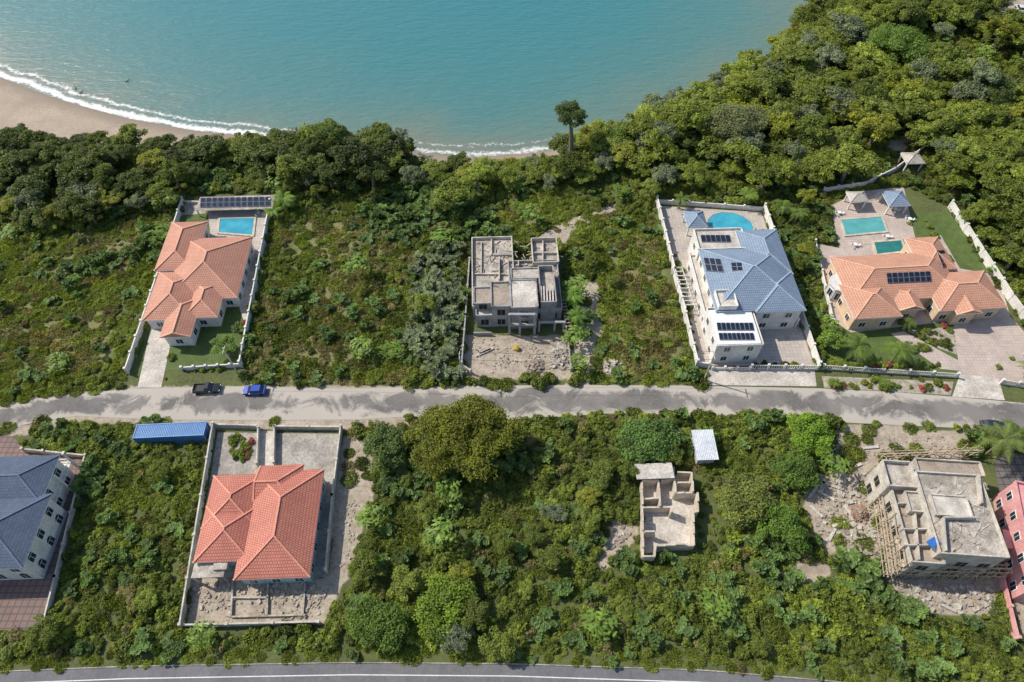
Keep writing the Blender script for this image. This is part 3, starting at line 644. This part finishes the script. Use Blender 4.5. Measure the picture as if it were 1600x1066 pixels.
mb=MB(); x,y=P(807,546); mb.tube((x,y,0),(x,y,.7),.6,.6,14); mb.tube((x,y,.7),(x,y,.95),.6,.2,14); mb.build('yellow_mixing_tub',[m_yel])
mb=MB(); x,y=P(1296,712); mb.tube((x,y,0),(x,y,1.6),1.1,1.1,16); mb.tube((x,y,1.6),(x,y,2.),1.1,.35,16); mb.tube((x,y,2.),(x,y,2.1),.35,.35,12); mb.build('black_water_tank',[m_blk])
# ---------------------------------------------------------------- vehicles
def car(name,px,L,Wd,ang,body,pickup=False):
    e=empty(name); x,y=P(*px); T=Matrix.Translation((x,y,.09))@Matrix.Rotation(ang,4,'Z'); 
    def add(nm,pts,mats,mi):
        mb=MB()
        for f,m_ in pts: mb.face([T@Vector(p) for p in f],m_)
        return mb.build(nm,mats,e)
    prof=[(-.5,.35),(-.5,.75),(-.47,.9),(.1,.95),(.28,.93),(.46,.78),(.5,.6),(.5,.35)]
    fs=[];w=Wd/2
    def yy(z): return w if z<.8 else w*.94
    n_=len(prof)
    for i in range(n_):
        a=prof[i];b=prof[(i+1)%n_]; fs.append(([(a[0]*L,-yy(a[1]),a[1]),(b[0]*L,-yy(b[1]),b[1]),(b[0]*L,yy(b[1]),b[1]),(a[0]*L,yy(a[1]),a[1])],0))
    fs.append(([(a*L,-yy(z),z) for a,z in prof],0)); fs.append(([(a*L,yy(z),z) for a,z in prof[::-1]],0)); add('body',fs,[body],0)
    c0,c1=(-.05,.26) if pickup else (-.42,.26); t0,t1=(c0+.03,c1-.14) if pickup else (c0+.12,c1-.16); zt=1.7 if pickup else 1.45; wt=w*.78; fs=[]
    B=[(c0*L,-w*.9,.93),(c1*L,-w*.9,.93),(c1*L,w*.9,.93),(c0*L,w*.9,.93)]; Tt=[(t0*L,-wt,zt),(t1*L,-wt,zt),(t1*L,wt,zt),(t0*L,wt,zt)]
    for i in range(4): j=(i+1)%4; fs.append(([B[i],B[j],Tt[j],Tt[i]],1))
    fs.append((Tt,1)); fs.append(([(a,b,c+.03) for a,b,c in Tt],0)); add('cabin',fs,[body,m_glass],0)
    if pickup:
        mb=MB(); 
        for a,b in (((-.47*L,-w*.9),(-.07*L,-w*.9)),((-.47*L,w*.9),(-.07*L,w*.9)),((-.47*L,-w*.9),(-.47*L,w*.9))):
            A=T@Vector((*a,0));B_=T@Vector((*b,0)); mb.wall((A.x,A.y),(B_.x,B_.y),.9,1.25,.1)
        A=T@Vector((-.27*L,0,0)); mb.box(A.x,A.y,.99,1.0,.36*L,w*1.6,ang,1); mb.build('cargo_bed',[body,m_tyre],e)
    mb=MB()
    for sx in (-.31,.31):
        for sy in (-1,1): a=T@Vector((sx*L,sy*(w-.22),.32)); b=T@Vector((sx*L,sy*(w+.02),.32)); mb.tube(a,b,.34,.34,14)
    mb.build('wheels',[m_tyre],e)
    mb=MB()
    for sy in (-1,1):
        a=T@Vector((.485*L,sy*w*.7,.7)); mb.box(a.x,a.y,.62,.78,.12,.35,ang); a=T@Vector((.16*L,sy*(w+.1),1)); mb.box(a.x,a.y,.95,1.1,.15,.22,ang)
    mb.build('lamps_and_mirrors',[m_frame],e)
    return e
def paint(n_,c): 
    m,n,l,b=newmat(n_); b.inputs['Base Color'].default_value=c4(c); b.inputs['Roughness'].default_value=.25; b.inputs['Coat Weight'].default_value=.5; return m
car('pickup_truck',(325,610),5.2,1.9,math.radians(3),paint('black_paint',(.02,.02,.022)),True); car('parked_car',(399,613),4.4,1.8,math.radians(182),paint('blue_paint',(.02,.07,.4)))
car('parked_car',(1550,668),4.6,1.8,math.radians(-6),paint('dark_paint',(.03,.035,.04))); car('parked_car',(1592,16),4.6,1.8,math.radians(80),paint('white_paint',(.7,.7,.7)))
# ---------------------------------------------------------------- foliage prototypes
def nrm(a): return a/np.maximum(np.linalg.norm(a,axis=1,keepdims=True),1e-6)
def leafquads(c,n,s,g,asp=.55):
    N=len(c); t=nrm(np.cross(n,g.normal(size=(N,3)))); b=np.cross(n,t); s=s[:,None]; dz=np.zeros((N,3)); dz[:,2]=-.25*s[:,0]
    return np.stack([c-t*s+dz*.4,c-b*s*asp,c+t*s+dz,c+b*s*asp],1).reshape(-1,3)
def clump(g,c,r,n,ls,flat=.8):
    d=nrm(g.normal(size=(n,3))); d[:,2]=np.abs(d[:,2])*1.0-.3*g.random(n); d=nrm(d)
    rad=r*(.3+.85*g.random(n)**.6); p=c+d*rad[:,None]*np.array([1,1,flat]); nn=nrm(d*.6+np.array([-.15,.05,.6])+g.normal(size=(n,3))*.4)
    return leafquads(p,nn,ls*(.5+.9*g.random(n)),g), .45*g.random()+.55*g.random(n)
def plant_mesh(name,parts,trunk,lm):
    v=np.concatenate([a for a,_ in parts]); lv=np.concatenate([b for _,b in parts]); N=len(lv); f=np.arange(N*4).reshape(-1,4)
    V=v.tolist();Fc=f.tolist(); mi=[0]*N; off=len(V)
    if trunk: V+= [tuple(k) for k in trunk.v]; Fc+=[[i+off for i in q] for q in trunk.f]; mi+=[1]*len(trunk.f); lv=np.concatenate([lv,np.full(len(trunk.f),.5)])
    me=bpy.data.meshes.new(name); me.from_pydata(V,[],Fc); me.materials.append(lm); me.materials.append(m_bark); me.polygons.foreach_set('material_index',mi)
    a=me.attributes.new('lv','FLOAT','FACE'); a.data.foreach_set('value',lv.astype(np.float32)); return me
def bush(g,nc=8,nl=90,ls=.17):
    ps=[]
    for i in range(nc):
        a=g.random()*6.28;r=.85*math.sqrt(g.random()); ps.append(clump(g,np.array([r*math.cos(a),r*math.sin(a),.2+.6*g.random()*(1-r*.5)]),.28+.3*g.random(),nl,ls))
    return ps
def tree_parts(g,h,R_,Hc,nc,nl,ls,lean=(0,0),cr=(.2,.16)):
    tk=MB(); top=np.array([lean[0],lean[1],h-Hc*.55]); mid=top*.5+np.array([g.normal()*.15,g.normal()*.15,0]); rt=.03*h+.05
    tk.tube((0,0,-.5),mid,rt*1.3,rt,8); tk.tube(mid,top,rt,rt*.7,8); ps=[]
    f1,f2=g.random()*6.28,g.random()*6.28
    for i in range(nc):
        a=g.random()*6.28; k=1+.16*math.sin(2*a+f1)+.12*math.sin(5*a+f2)+.08*g.normal(); r=R_*.9*math.sqrt(g.random()); q=r/R_
        zz=h-Hc*.45+Hc*.5*math.sqrt(max(0,1-q*q))*(.55+.45*g.random())-Hc*.3*g.random()
        r*=k; c=np.array([lean[0]+r*math.cos(a),lean[1]+r*math.sin(a),zz-.12*Hc]); 
        ps.append(clump(g,c,R_*(cr[0]+cr[1]*g.random()),nl,ls,.7))
        if i%3==0: m_=top+(c-top)*.5+np.array([0,0,-.2]); tk.tube(top,m_,rt*.45,rt*.3,5); tk.tube(m_,c,rt*.3,rt*.1,5)
    return ps,tk
def frond_parts(g,n,L,base,droop=1.,wd=.5,nl=15,up=.9):
    Vs=[];lv=[]
    for i in range(n):
        a=6.283*i/n+g.normal()*.15; el=up*(g.random()*1.1-.1); d=np.array([math.cos(a),math.sin(a),0]); sd=np.array([-d[1],d[0],0]); prev=None; val=g.random()
        for k in range(1,nl+1):
            t=k/nl; c=base+d*L*t*math.cos(el*.6)+np.array([0,0,L*(t*math.sin(el)-droop*.75*t*t)]); w=L*wd*.55*math.sin(math.pi*min(1,t*.85+.12))
            for s_ in (-1,1):
                o=c+sd*s_*w+d*w*.35+np.array([0,0,-.25*w]); wd_=L/nl*.42
                Vs+= [c-d*wd_,o-d*wd_*.2,o+d*wd_*.3,c+d*wd_]; lv.append(.5*val+.5*g.random())
            if prev is not None: Vs+=[prev-sd*.03,prev+sd*.03,c+sd*.02,c-sd*.02]; lv.append(.9)
            prev=c
    return np.array(Vs),np.array(lv)
protos=bpy.data.collections.new('plant_library')
def addproto(name,me): o=bpy.data.objects.new(name,me); protos.objects.link(o)
for i in range(4): addproto('bush_%d'%i,plant_mesh('bush',bush(RNG,9,75,.14+.03*i),None,m_leafI))            #0-3
def grass(g):
    n=300;a=g.random(n)*6.28;r=1.1*np.sqrt(g.random(n));c=np.stack([r*np.cos(a),r*np.sin(a),.12+.3*g.random(n)],1);nn=nrm(np.stack([np.cos(a)*.7,np.sin(a)*.7,.7+g.random(n)],1)+g.normal(size=(n,3))*.5)
    return [(leafquads(c,nn,.16+.16*g.random(n),g,.28),g.random(n))]
for i in range(2): addproto('grass_%d'%i,plant_mesh('grass',grass(RNG),None,m_leafI))                          #4-5
pr=frond_parts(RNG,12,1.6,np.array([0,0,1.6]),.6,.5,4,1.); addproto('plantain_0',plant_mesh('plantain',[pr],None,m_leafI)) #6
for i in range(5):                                                                                        #7-11
    ps,tk=tree_parts(RNG,6.2+RNG.random(),2.7+.5*RNG.random(),4.3,30,110,.22); addproto('tree_%d'%i,plant_mesh('tree',ps,tk,m_leafI))
def weed(g): # broad pale leaves in rosettes
    ps=[]
    for i in range(9):
        a=g.random()*6.28;r=.8*math.sqrt(g.random());c=np.array([r*math.cos(a),r*math.sin(a),.6+.5*g.random()]);n=22;b=g.random(n)*6.28; p=c+np.stack([.3*np.cos(b),.3*np.sin(b),-.05*np.ones(n)],1)*g.random((n,1))
        ps.append((leafquads(p,nrm(np.array([0,0,1.])+g.normal(size=(n,3))*.35),.22+.12*g.random(n),g,.7),.4*g.random()+.6*g.random(n)))
    return ps
for i in range(2): addproto('weed_%d'%i,plant_mesh('weed',weed(RNG),None,m_leafI))                             #12-13
def scatter(name,pts,rot,scl,idx,tint):
    me=bpy.data.meshes.new(name); me.from_pydata(pts.tolist(),[],[])
    for k,t,a in (('rot','FLOAT_VECTOR',rot),('scl','FLOAT_VECTOR',scl),('tint','FLOAT_VECTOR',tint)):
        x=me.attributes.new(k,t,'POINT'); x.data.foreach_set('vector',a.astype(np.float32).ravel())
    x=me.attributes.new('pick','INT','POINT'); x.data.foreach_set('value',idx.astype(np.int32))
    o=bpy.data.objects.new(name,me); S.collection.objects.link(o)
    g=bpy.data.node_groups.new(name+'_scatter','GeometryNodeTree'); g.interface.new_socket('Geometry',in_out='INPUT',socket_type='NodeSocketGeometry'); g.interface.new_socket('Geometry',in_out='OUTPUT',socket_type='NodeSocketGeometry')
    N=g.nodes;Lk=g.links;gi=N.new('NodeGroupInput');go=N.new('NodeGroupOutput');ip=N.new('GeometryNodeInstanceOnPoints');ci=N.new('GeometryNodeCollectionInfo')
    ci.inputs['Collection'].default_value=protos; ci.inputs['Separate Children'].default_value=True; ci.inputs['Reset Children'].default_value=True
    def na(k,dt): q=N.new('GeometryNodeInputNamedAttribute'); q.data_type=dt; q.inputs['Name'].default_value=k; return [s for s in q.outputs if s.enabled and s.name=='Attribute'][0]
    Lk.new(gi.outputs[0],ip.inputs['Points']);Lk.new(ci.outputs[0],ip.inputs['Instance']);ip.inputs['Pick Instance'].default_value=True
    Lk.new(na('pick','INT'),ip.inputs['Instance Index']);Lk.new(na('rot','FLOAT_VECTOR'),ip.inputs['Rotation']);Lk.new(na('scl','FLOAT_VECTOR'),ip.inputs['Scale'])
    Lk.new(ip.outputs[0],go.inputs[0]); md=o.modifiers.new('scatter','NODES'); md.node_group=g; return o
# ---- exclusion zones (plots, roads, paving)
rpoly=W(rt)+W(rb)[::-1]
excl=[rpoly, W([(-500,1075)]+[(u,v-4) for u,v in bt[1:]]+[(2100,1400),(-500,1400)])]
excl+=[W(k) for k in [
 [(286,306),(428,298),(424,330),(382,580),(372,606),(212,612),(198,590),(262,400)],
 [(1022,312),(1194,326),(1280,575),(1280,608),(1100,606),(1084,575),(1050,430)],
 [(1296,318),(1342,296),(1412,288),(1480,322),(1560,450),(1640,560),(1640,640),(1490,625),(1284,612),(1282,575),(1296,510),(1268,378),(1300,380)],
 [(332,664),(538,668),(516,900),(548,905),(500,984),(284,988)],
 [(206,668),(324,662),(324,694),(206,698)],[(1086,688),(1116,688),(1120,726),(1090,728)],
 [(-200,680),(20,680),(42,702),(142,712),(72,990),(-200,990)],
 [(1000,738),(1092,732),(1092,875),(1000,875)],
 [(732,400),(886,396),(894,592),(720,592)],
 [(1370,720),(1550,708),(1580,930),(1394,920)],[(1545,705),(1700,705),(1700,1000),(1583,1000)],
 [(1560,-20),(1700,-20),(1700,55),(1555,55)],
 [(1388,258),(1438,250),(1440,275),(1395,280)],[(325,310),(372,310),(372,330),(325,330)]]]
Zs=dict(
 hill=W([(-300,370),(60,372),(250,330),(262,400),(200,600),(-300,700)]), lotB=W([(428,330),(560,300),(640,340),(660,400),(640,600),(385,600)]),
 pale=W([(655,385),(720,385),(715,590),(660,590),(640,540)]), lotD=W([(935,345),(1020,330),(1085,600),(940,600),(925,480)]), lotD0=W([(740,345),(830,300),(970,300),(985,345),(900,400),(870,385),(760,370)]),
 path=W([(890,425),(950,425),(950,600),(880,600)]),
 shade=W([(1088,740),(1130,740),(1130,860),(1090,860)]), verge=W([(-300,1018),(0,1022),(500,1008),(800,1010),(1100,1020),(1700,1080),(1700,1130),(-300,1090)]), ctr=W([(880,440),(904,440),(898,580),(880,580)]),dry=dry_polys[0])
def nz3(x,y,s,o=0): return np.array([mnoise.noise(Vector((a*s+o,b*s-o,o*.7))) for a,b in zip(x,y)])
def jitgrid(x0,x1,y0,y1,c,j=.5):
    X,Y=np.meshgrid(np.arange(x0,x1,c),np.arange(y0,y1,c)); x=X.ravel()+RNG.uniform(-j,j,X.size)*c; y=Y.ravel()+RNG.uniform(-j,j,X.size)*c; return x,y
def ex(x,y,margin=0):
    r=np.zeros(x.shape,bool)
    for p in excl: r|=pip(x,y,p)
    return r
def vis(x,y): return (np.abs(x)<((y*st+H*ct)*.80+14))&(y>2)
G_dark=np.array([.068,.1,.02]);G_mid=np.array([.145,.19,.032]);G_bri=np.array([.24,.3,.048]);G_pale=np.array([.25,.31,.17]);G_dry=np.array([.28,.265,.1]);G_yel=np.array([.28,.31,.04])
def tint(x,y,z,bias=0.):
    a=nz3(x,y,.05,3.)*.9+nz3(x,y,.3,9.)*.5+RNG.normal(size=len(x))*.35+bias; a=np.clip(a*.5+.5,0,1)[:,None]
    t=np.where(a<.5,G_dark+(G_mid-G_dark)*a*2,G_mid+(G_bri-G_mid)*(a*2-1)); return t*(.8+.4*RNG.random((len(x),1)))
# undergrowth
x,y=jitgrid(-240,240,2,262,1.4); k=vis(x,y)&~ex(x,y); x,y=x[k],y[k]
d=shd(x,y); k=d>BW(x)+2; x,y,d=x[k],y[k],d[k]
dr=dirtf(x,y)>0; k=~dr|(RNG.random(len(x))<.07); x,y,dr,d=x[k],y[k],dr[k],d[k]
dryz=inpolys(x,y,dry_polys)>0; k=~dryz|(RNG.random(len(x))<.65); x,y,dr,d,dryz=x[k],y[k],dr[k],d[k],dryz[k]
z=TZ(x,y); N=len(x); nb=nz3(x,y,.11,5.); nc=nz3(x,y,.35,2.)
Z={k_:pip(x,y,v) for k_,v in Zs.items()}
sc=.75+.6*np.clip(nb,-.6,1)+.4*nc+.4*RNG.random(N)**1.5; sc=np.clip(sc,.35,2.0); idx=RNG.integers(0,4,N)
bias=np.zeros(N); bias[Z['hill']]+=.7; bias[Z['lotB']]+=.25; bias[Z['lotD']]+=.8; bias[Z['lotD0']]+=.4; bias[Z['shade']]-=.2; bias[Z['verge']]+=.6; bias+=.15
T=tint(x,y,z,bias)
low=Z['hill']|Z['lotD']|Z['lotB']|Z['lotD0']; sc[low]*=.7
gr=(low&(RNG.random(N)<.5))|(nb<-.2)&(RNG.random(N)<.5)|dr|(dryz&(RNG.random(N)<.5))|Z['verge']; idx[gr]=RNG.integers(4,6,gr.sum()); sc[gr]=.8+.7*RNG.random(gr.sum())
dry=(dryz|Z['lotB']&(nz3(x,y,.08,7.)>.1))&(RNG.random(N)<.45); T[dry]=G_dry*(.6+.6*RNG.random((dry.sum(),1)))
dr2=RNG.random(N)<.04; T[dr2]=G_dry*(.6+.4*RNG.random((dr2.sum(),1)))
wd=(Z['pale']&(RNG.random(N)<.55))|(RNG.random(N)<.05)|((nz3(x,y,.06,21.)>.32)&(RNG.random(N)<.5)); idx[wd]=RNG.integers(12,14,wd.sum()); sc[wd]=1.1+.8*RNG.random(wd.sum()); T[wd]=G_pale*(.6+.5*RNG.random((wd.sum(),1)))
T[wd&~Z['pale']]*=np.array([.75,.95,.5]); T[wd&Z['pale']]*=1.15
pl=(Z['ctr']&(RNG.random(N)<.35))|((RNG.random(N)<.004)); idx[pl]=6; sc[pl]=1.3+.7*RNG.random(pl.sum()); T[pl]=np.array([.17,.27,.05])
z[Z['pale']&wd]+=.35
sc[Z['shade']]=.5; sc[Z['verge']]*=.6
scl=np.stack([sc*(.9+.3*RNG.random(N)),sc*(.9+.3*RNG.random(N)),sc*(.7+.8*RNG.random(N))],1)
rot=np.stack([RNG.normal(size=N)*.12,RNG.normal(size=N)*.12,RNG.random(N)*6.28],1)
scatter('undergrowth_foliage',np.stack([x,y,z-.05],1),rot,scl,idx,T); print('UNDERGROWTH',N)
# trees in mass
x,y=jitgrid(-250,250,6,275,3.7,.5); k=vis(x,y)&~ex(x,y); x,y=x[k],y[k]; d=shd(x,y)
zz={k_:pip(x,y,v) for k_,v in Zs.items()}
north=W([(-300,180),(0,330),(60,372),(250,330),(290,310),(430,300),(560,300),(640,330),(760,335),(830,290),(950,315),(1030,300),(1190,310),(1290,300),(1440,230),(1480,310),(1560,440),(1700,560),(1900,300),(1500,-80),(1000,-80),(-300,-80)])
inn=pip(x,y,north)
gap=nz3(x,y,.05,14.)
pr=np.where(inn,.85,np.where(gap>.12,.33,.06)); pr=np.where(zz['hill']|zz['lotB']|zz['lotD']|zz['lotD0'],.02,pr); pr=np.where(zz['pale'],.08,pr); pr=np.where(zz['shade']|zz['verge']|zz['path'],0,pr)
mid=inn&(d>24)&(x<60)&(x>-75); pr=np.where(mid,.3,pr)
pr=np.where(zz['lotD0']&(d>20),.01,pr)
rt_gap=inn&(x>60)&(nz3(x,y,.035,31.)>.2); pr=np.where(rt_gap,.2,pr)
k=(RNG.random(len(x))<pr)&(d>BW(x)+3)&(dirtf(x,y)<.5)
for dx,dy in ((2.2,0),(-2.2,0),(0,2.2),(0,-2.2)): k&=~ex(x+dx,y+dy)
hx,hy=P(893,258,-2); k&=~((np.hypot(x-hx,y-hy)<5))
x,y,d,inn=x[k],y[k],d[k],inn[k]; N=len(x); z=TZ(x,y); sc=np.where(inn,.7+.65*RNG.random(N)**1.5,.4+.4*RNG.random(N)); sc=np.where(inn&(x>40),sc*1.15,sc)
coast=np.interp(x,[-72,-60,-32,-26,6,16,30],[.95,1.15,1.15,.75,.75,.95,1.08]); sc=np.where(inn&(d<26)&(x<45),sc*coast,sc)
bias=np.where(x<-20,-.3,.5); bias=np.where(~inn,.2,bias); T=tint(x,y,z,bias)
yl=RNG.random(N)<.1; T[yl]=G_yel*(.8+.3*RNG.random((yl.sum(),1))); pl=RNG.random(N)<.08; T[pl]=G_pale*.8
vt=(.75+.4*RNG.random(N))
scl=np.stack([sc*(.95+.3*RNG.random(N)),sc*(.95+.3*RNG.random(N)),sc*vt],1); rot=np.stack([RNG.normal(size=N)*.1,RNG.normal(size=N)*.1,RNG.random(N)*6.28],1)
scatter('forest_trees',np.stack([x,y,z-.2],1),rot,scl,RNG.integers(7,12,N),T); print('TREES',N)
# garden shrubs
gp=[(258,592),(290,578),(305,580),(318,577),(330,577),(345,575),(300,300),(1210,572),(1225,572),(1240,572),(1300,560),(1310,570),(1345,572),(1370,575),(1455,573),(1300,600),(1330,602),(1380,606),(1440,608),(1425,545),(1450,520),(1470,525),(1475,510),(1408,505),(1260,470),(1265,500),(1258,440),(1440,525),(1485,540),(1560,575),(1580,560),(1362,565),(1075,455),(1080,480),(1068,440),(1190,365),(1520,385),(1512,372),(1530,400),(1420,350),(1195,572),(1180,572),(385,505),(392,480),(268,560),(1100,585),(380,700),(392,705),(372,712),(360,690),(395,690)]
gp+=[(1290+i*9+random.uniform(-3,3),572+random.uniform(-4,2)) for i in range(20)]+[(355+random.uniform(0,42),680+random.uniform(0,38)) for _ in range(12)]+[(1055+i*2.6+random.uniform(-3,3),400+i*12) for i in range(13)]+[(1430+random.uniform(0,60),515+random.uniform(0,35)) for _ in range(16)]+[(1295+random.uniform(0,185),593+random.uniform(0,16)) for _ in range(24)]+[(1445+i*7,345+i*12) for i in range(8)]
gx,gy=map(np.array,zip(*[P(*k) for k in gp])); N=len(gx); s_=.35+.65*RNG.random(N); T=tint(gx,gy,gx*0,.3); fl=RNG.random(N)<.12; T[fl]=np.array([.35,.1,.08])
scatter('garden_shrubs',np.stack([gx,gy,gx*0],1),np.stack([gx*0,gx*0,RNG.random(N)*6],1),np.stack([s_]*3,1),RNG.integers(0,4,N),T)
# ---------------------------------------------------------------- individual trees
def tree(name,px,h,R_,Hc,col,nc=40,nl=150,ls=.26,z=None,lean=(0,0),cr=(.2,.16)):
    x,y=P(*px); z=float(TZ(x,y)) if z is None else z; x,y=P(*px,z); g=np.random.default_rng(int(px[0]*7+px[1])); ps,tk=tree_parts(g,h,R_,Hc,nc,nl,ls,lean,cr)
    o=bpy.data.objects.new(name,plant_mesh(name,ps,tk,m_leafO)); o.location=(x,y,z); o.color=c4(tuple(k*1.6 for k in col)); S.collection.objects.link(o); return o
tree('broadleaf_tree',(728,706),9.5,8.8,7,(.11,.125,.013),230,150,.22,cr=(.1,.1)); tree('broadleaf_tree',(606,712),6.5,4.,5,(.075,.11,.03),50,150,.22)
tree('slender_coast_tree',(893,256),18,3.7,6.5,(.05,.08,.017),42,150,.24,z=-3.,lean=(-1.2,.6)); tree('coast_tree',(1130,235),12,6.5,6.,(.12,.14,.06),80,150,.22,z=-.5,lean=(1.5,0))
tree('coast_tree',(1385,110),12,7.,7,(.09,.15,.025),80,150,.26); tree('coast_tree',(965,245),8,4.6,6.5,(.09,.14,.02),60,150,.24,z=-2)
tree('coast_tree',(520,245),9,4.5,6.5,(.07,.12,.02),60,150,.24,z=-2); tree('coast_tree',(1050,225),8,4.6,6.,(.1,.14,.02),60,150,.24,z=-2)
tree('garden_tree',(356,552),4.2,2.4,3.2,(.12,.19,.04),24,130,.18); tree('garden_tree',(376,520),2.8,1.5,2.2,(.09,.13,.03),14,110,.16); tree('garden_tree',(1292,540),4.5,2.8,3.5,(.12,.19,.03),26,130,.2)
tree('broadleaf_tree',(1160,790),6,4.6,5,(.125,.15,.035),60,150,.2); tree('broadleaf_tree',(1258,690),5.5,4.,4.5,(.12,.2,.02),50,150,.2); tree('broadleaf_tree',(695,955),5,4.5,4,(.12,.18,.02),50,150,.2)
tree('broadleaf_tree',(1010,700),5,5,4,(.08,.14,.035),60,150,.22); tree('broadleaf_tree',(1235,745),5,3.6,4,(.07,.12,.02),40,150,.2); tree('broadleaf_tree',(595,980),5,4,4,(.08,.13,.02),40,150,.2); tree('broadleaf_tree',(1215,830),5,4,4,(.08,.14,.02),40,150,.2)
def palm(px,h,L,col=(.1,.15,.03),z=0):
    g=np.random.default_rng(int(px[0]+px[1]*3)); tk=MB(); pts=[Vector((.25*math.sin(t*2)*t,.2*t*t,h*t)) for t in [i/6 for i in range(7)]]
    for a,b in zip(pts[:-1],pts[1:]): tk.tube(a,b,.22-.02*a.z/h,.2-.02*b.z/h,8)
    pr=frond_parts(g,18,L,np.array(pts[-1]),.75,.42,18,1.0); o=bpy.data.objects.new('palm_tree',plant_mesh('palm',[pr],tk,m_leafO)); x,y=P(*px,z); o.location=(x,y,z); o.color=c4(tuple(k*1.5 for k in col)); S.collection.objects.link(o)
for k in (((1326,562),4.5,3.4),((1392,566),4.,3.3),((1600,590),4,3.2),((1412,516),2.5,1.8),((1538,712),6.,4.2,(.13,.17,.05)),((1562,700),5,3.6),((448,330),4,3,(.12,.19,.03)),((430,345),3,2.6,(.12,.19,.03)),((1162,322),3.5,2.8,(.13,.19,.04)),((268,325),3.5,2.8),((1060,326),3,2.4),((892,480),3.5,2.8,(.1,.18,.03)),((898,510),3.5,2.6,(.1,.18,.03)),((1380,606),1.2,1.5),((1300,604),1.2,1.4),((1215,340),3.5,2.8),((1240,350),3.5,2.8)): palm(*k)
# utility pole and cables
def pole(px):
    e=MB(); x,y=P(*px); e.tube((x,y,0),(x,y,9),.16,.11,10); e.beam((x,y-1,8.5),(x,y+1,8.5),.12,.14); o=e.build('utility_pole',[m_concl]); return (x,y)
pp=[pole((372,585)),pole((722,594)),pole((1100,594))]; mb=MB()
for a,b in zip(pp[:-1],pp[1:]):
    for off in (-.9,.9):
        q=[Vector((a[0]+(b[0]-a[0])*t,a[1]+(b[1]-a[1])*t+off,8.6-1.2*4*t*(1-t))) for t in [i/14 for i in range(15)]]
        for c,d_ in zip(q[:-1],q[1:]): mb.beam(c,d_,.04)
mb.build('power_cables',[m_cable])
mb=MB()
for u,v,a in ((124,146,.3),(196,128,.2),(118,140,2)): x,y=P(u,v,SEA); mb.tube((x,y,SEA),(x+1.5*math.cos(a),y+1.5*math.sin(a),SEA+.7),.2,.1)
mb.build('driftwood',[m_bark])
# patio furniture
mb=MB()
for u,v in ((1335,385),(1420,345),(1398,330),(1310,335),(1385,372),(405,335),(1160,368)):
    x,y=P(u,v); mb.tube((x,y,.05),(x,y,.7),.06,.06,6); mb.tube((x,y,.7),(x,y,.76),.5,.5,12)
    for k in range(3): a=k*2.1; mb.box(x+.9*math.cos(a),y+.9*math.sin(a),.07,.45,.4,.4,a); mb.box(x+1.1*math.cos(a),y+1.1*math.sin(a),.45,.85,.06,.4,a)
mb.build('patio_furniture',[m_frame])
# ---------------------------------------------------------------- light, sky, camera
el=math.radians(45); sx,sy=-.93,.37; az=math.atan2(sx,sy)
w=bpy.data.worlds.new('World'); S.world=w; w.use_nodes=True; n=w.node_tree.nodes; sk=n.new('ShaderNodeTexSky'); sk.sky_type='NISHITA'; sk.sun_disc=False; sk.sun_elevation=el; sk.sun_rotation=az
w.node_tree.links.new(sk.outputs[0],n['Background'].inputs[0]); n['Background'].inputs[1].default_value=.15
ld=bpy.data.lights.new('sun','SUN'); ld.energy=4.7; ld.angle=math.radians(.6); ld.color=(1,.935,.83); lo=bpy.data.objects.new('sun',ld); S.collection.objects.link(lo)
dv=Vector((math.sin(az)*math.cos(el),math.cos(az)*math.cos(el),math.sin(el))); lo.rotation_euler=dv.to_track_quat('Z','Y').to_euler()
cd=bpy.data.cameras.new('camera'); cd.lens=24.0; cd.sensor_width=36; cd.clip_end=12000; cd.clip_start=1; co=bpy.data.objects.new('camera',cd); co.location=(0,0,H); co.rotation_euler=(TH,0,0); S.collection.objects.link(co); S.camera=co
S.view_settings.view_transform='Standard'; S.view_settings.look='None'; S.view_settings.exposure=0
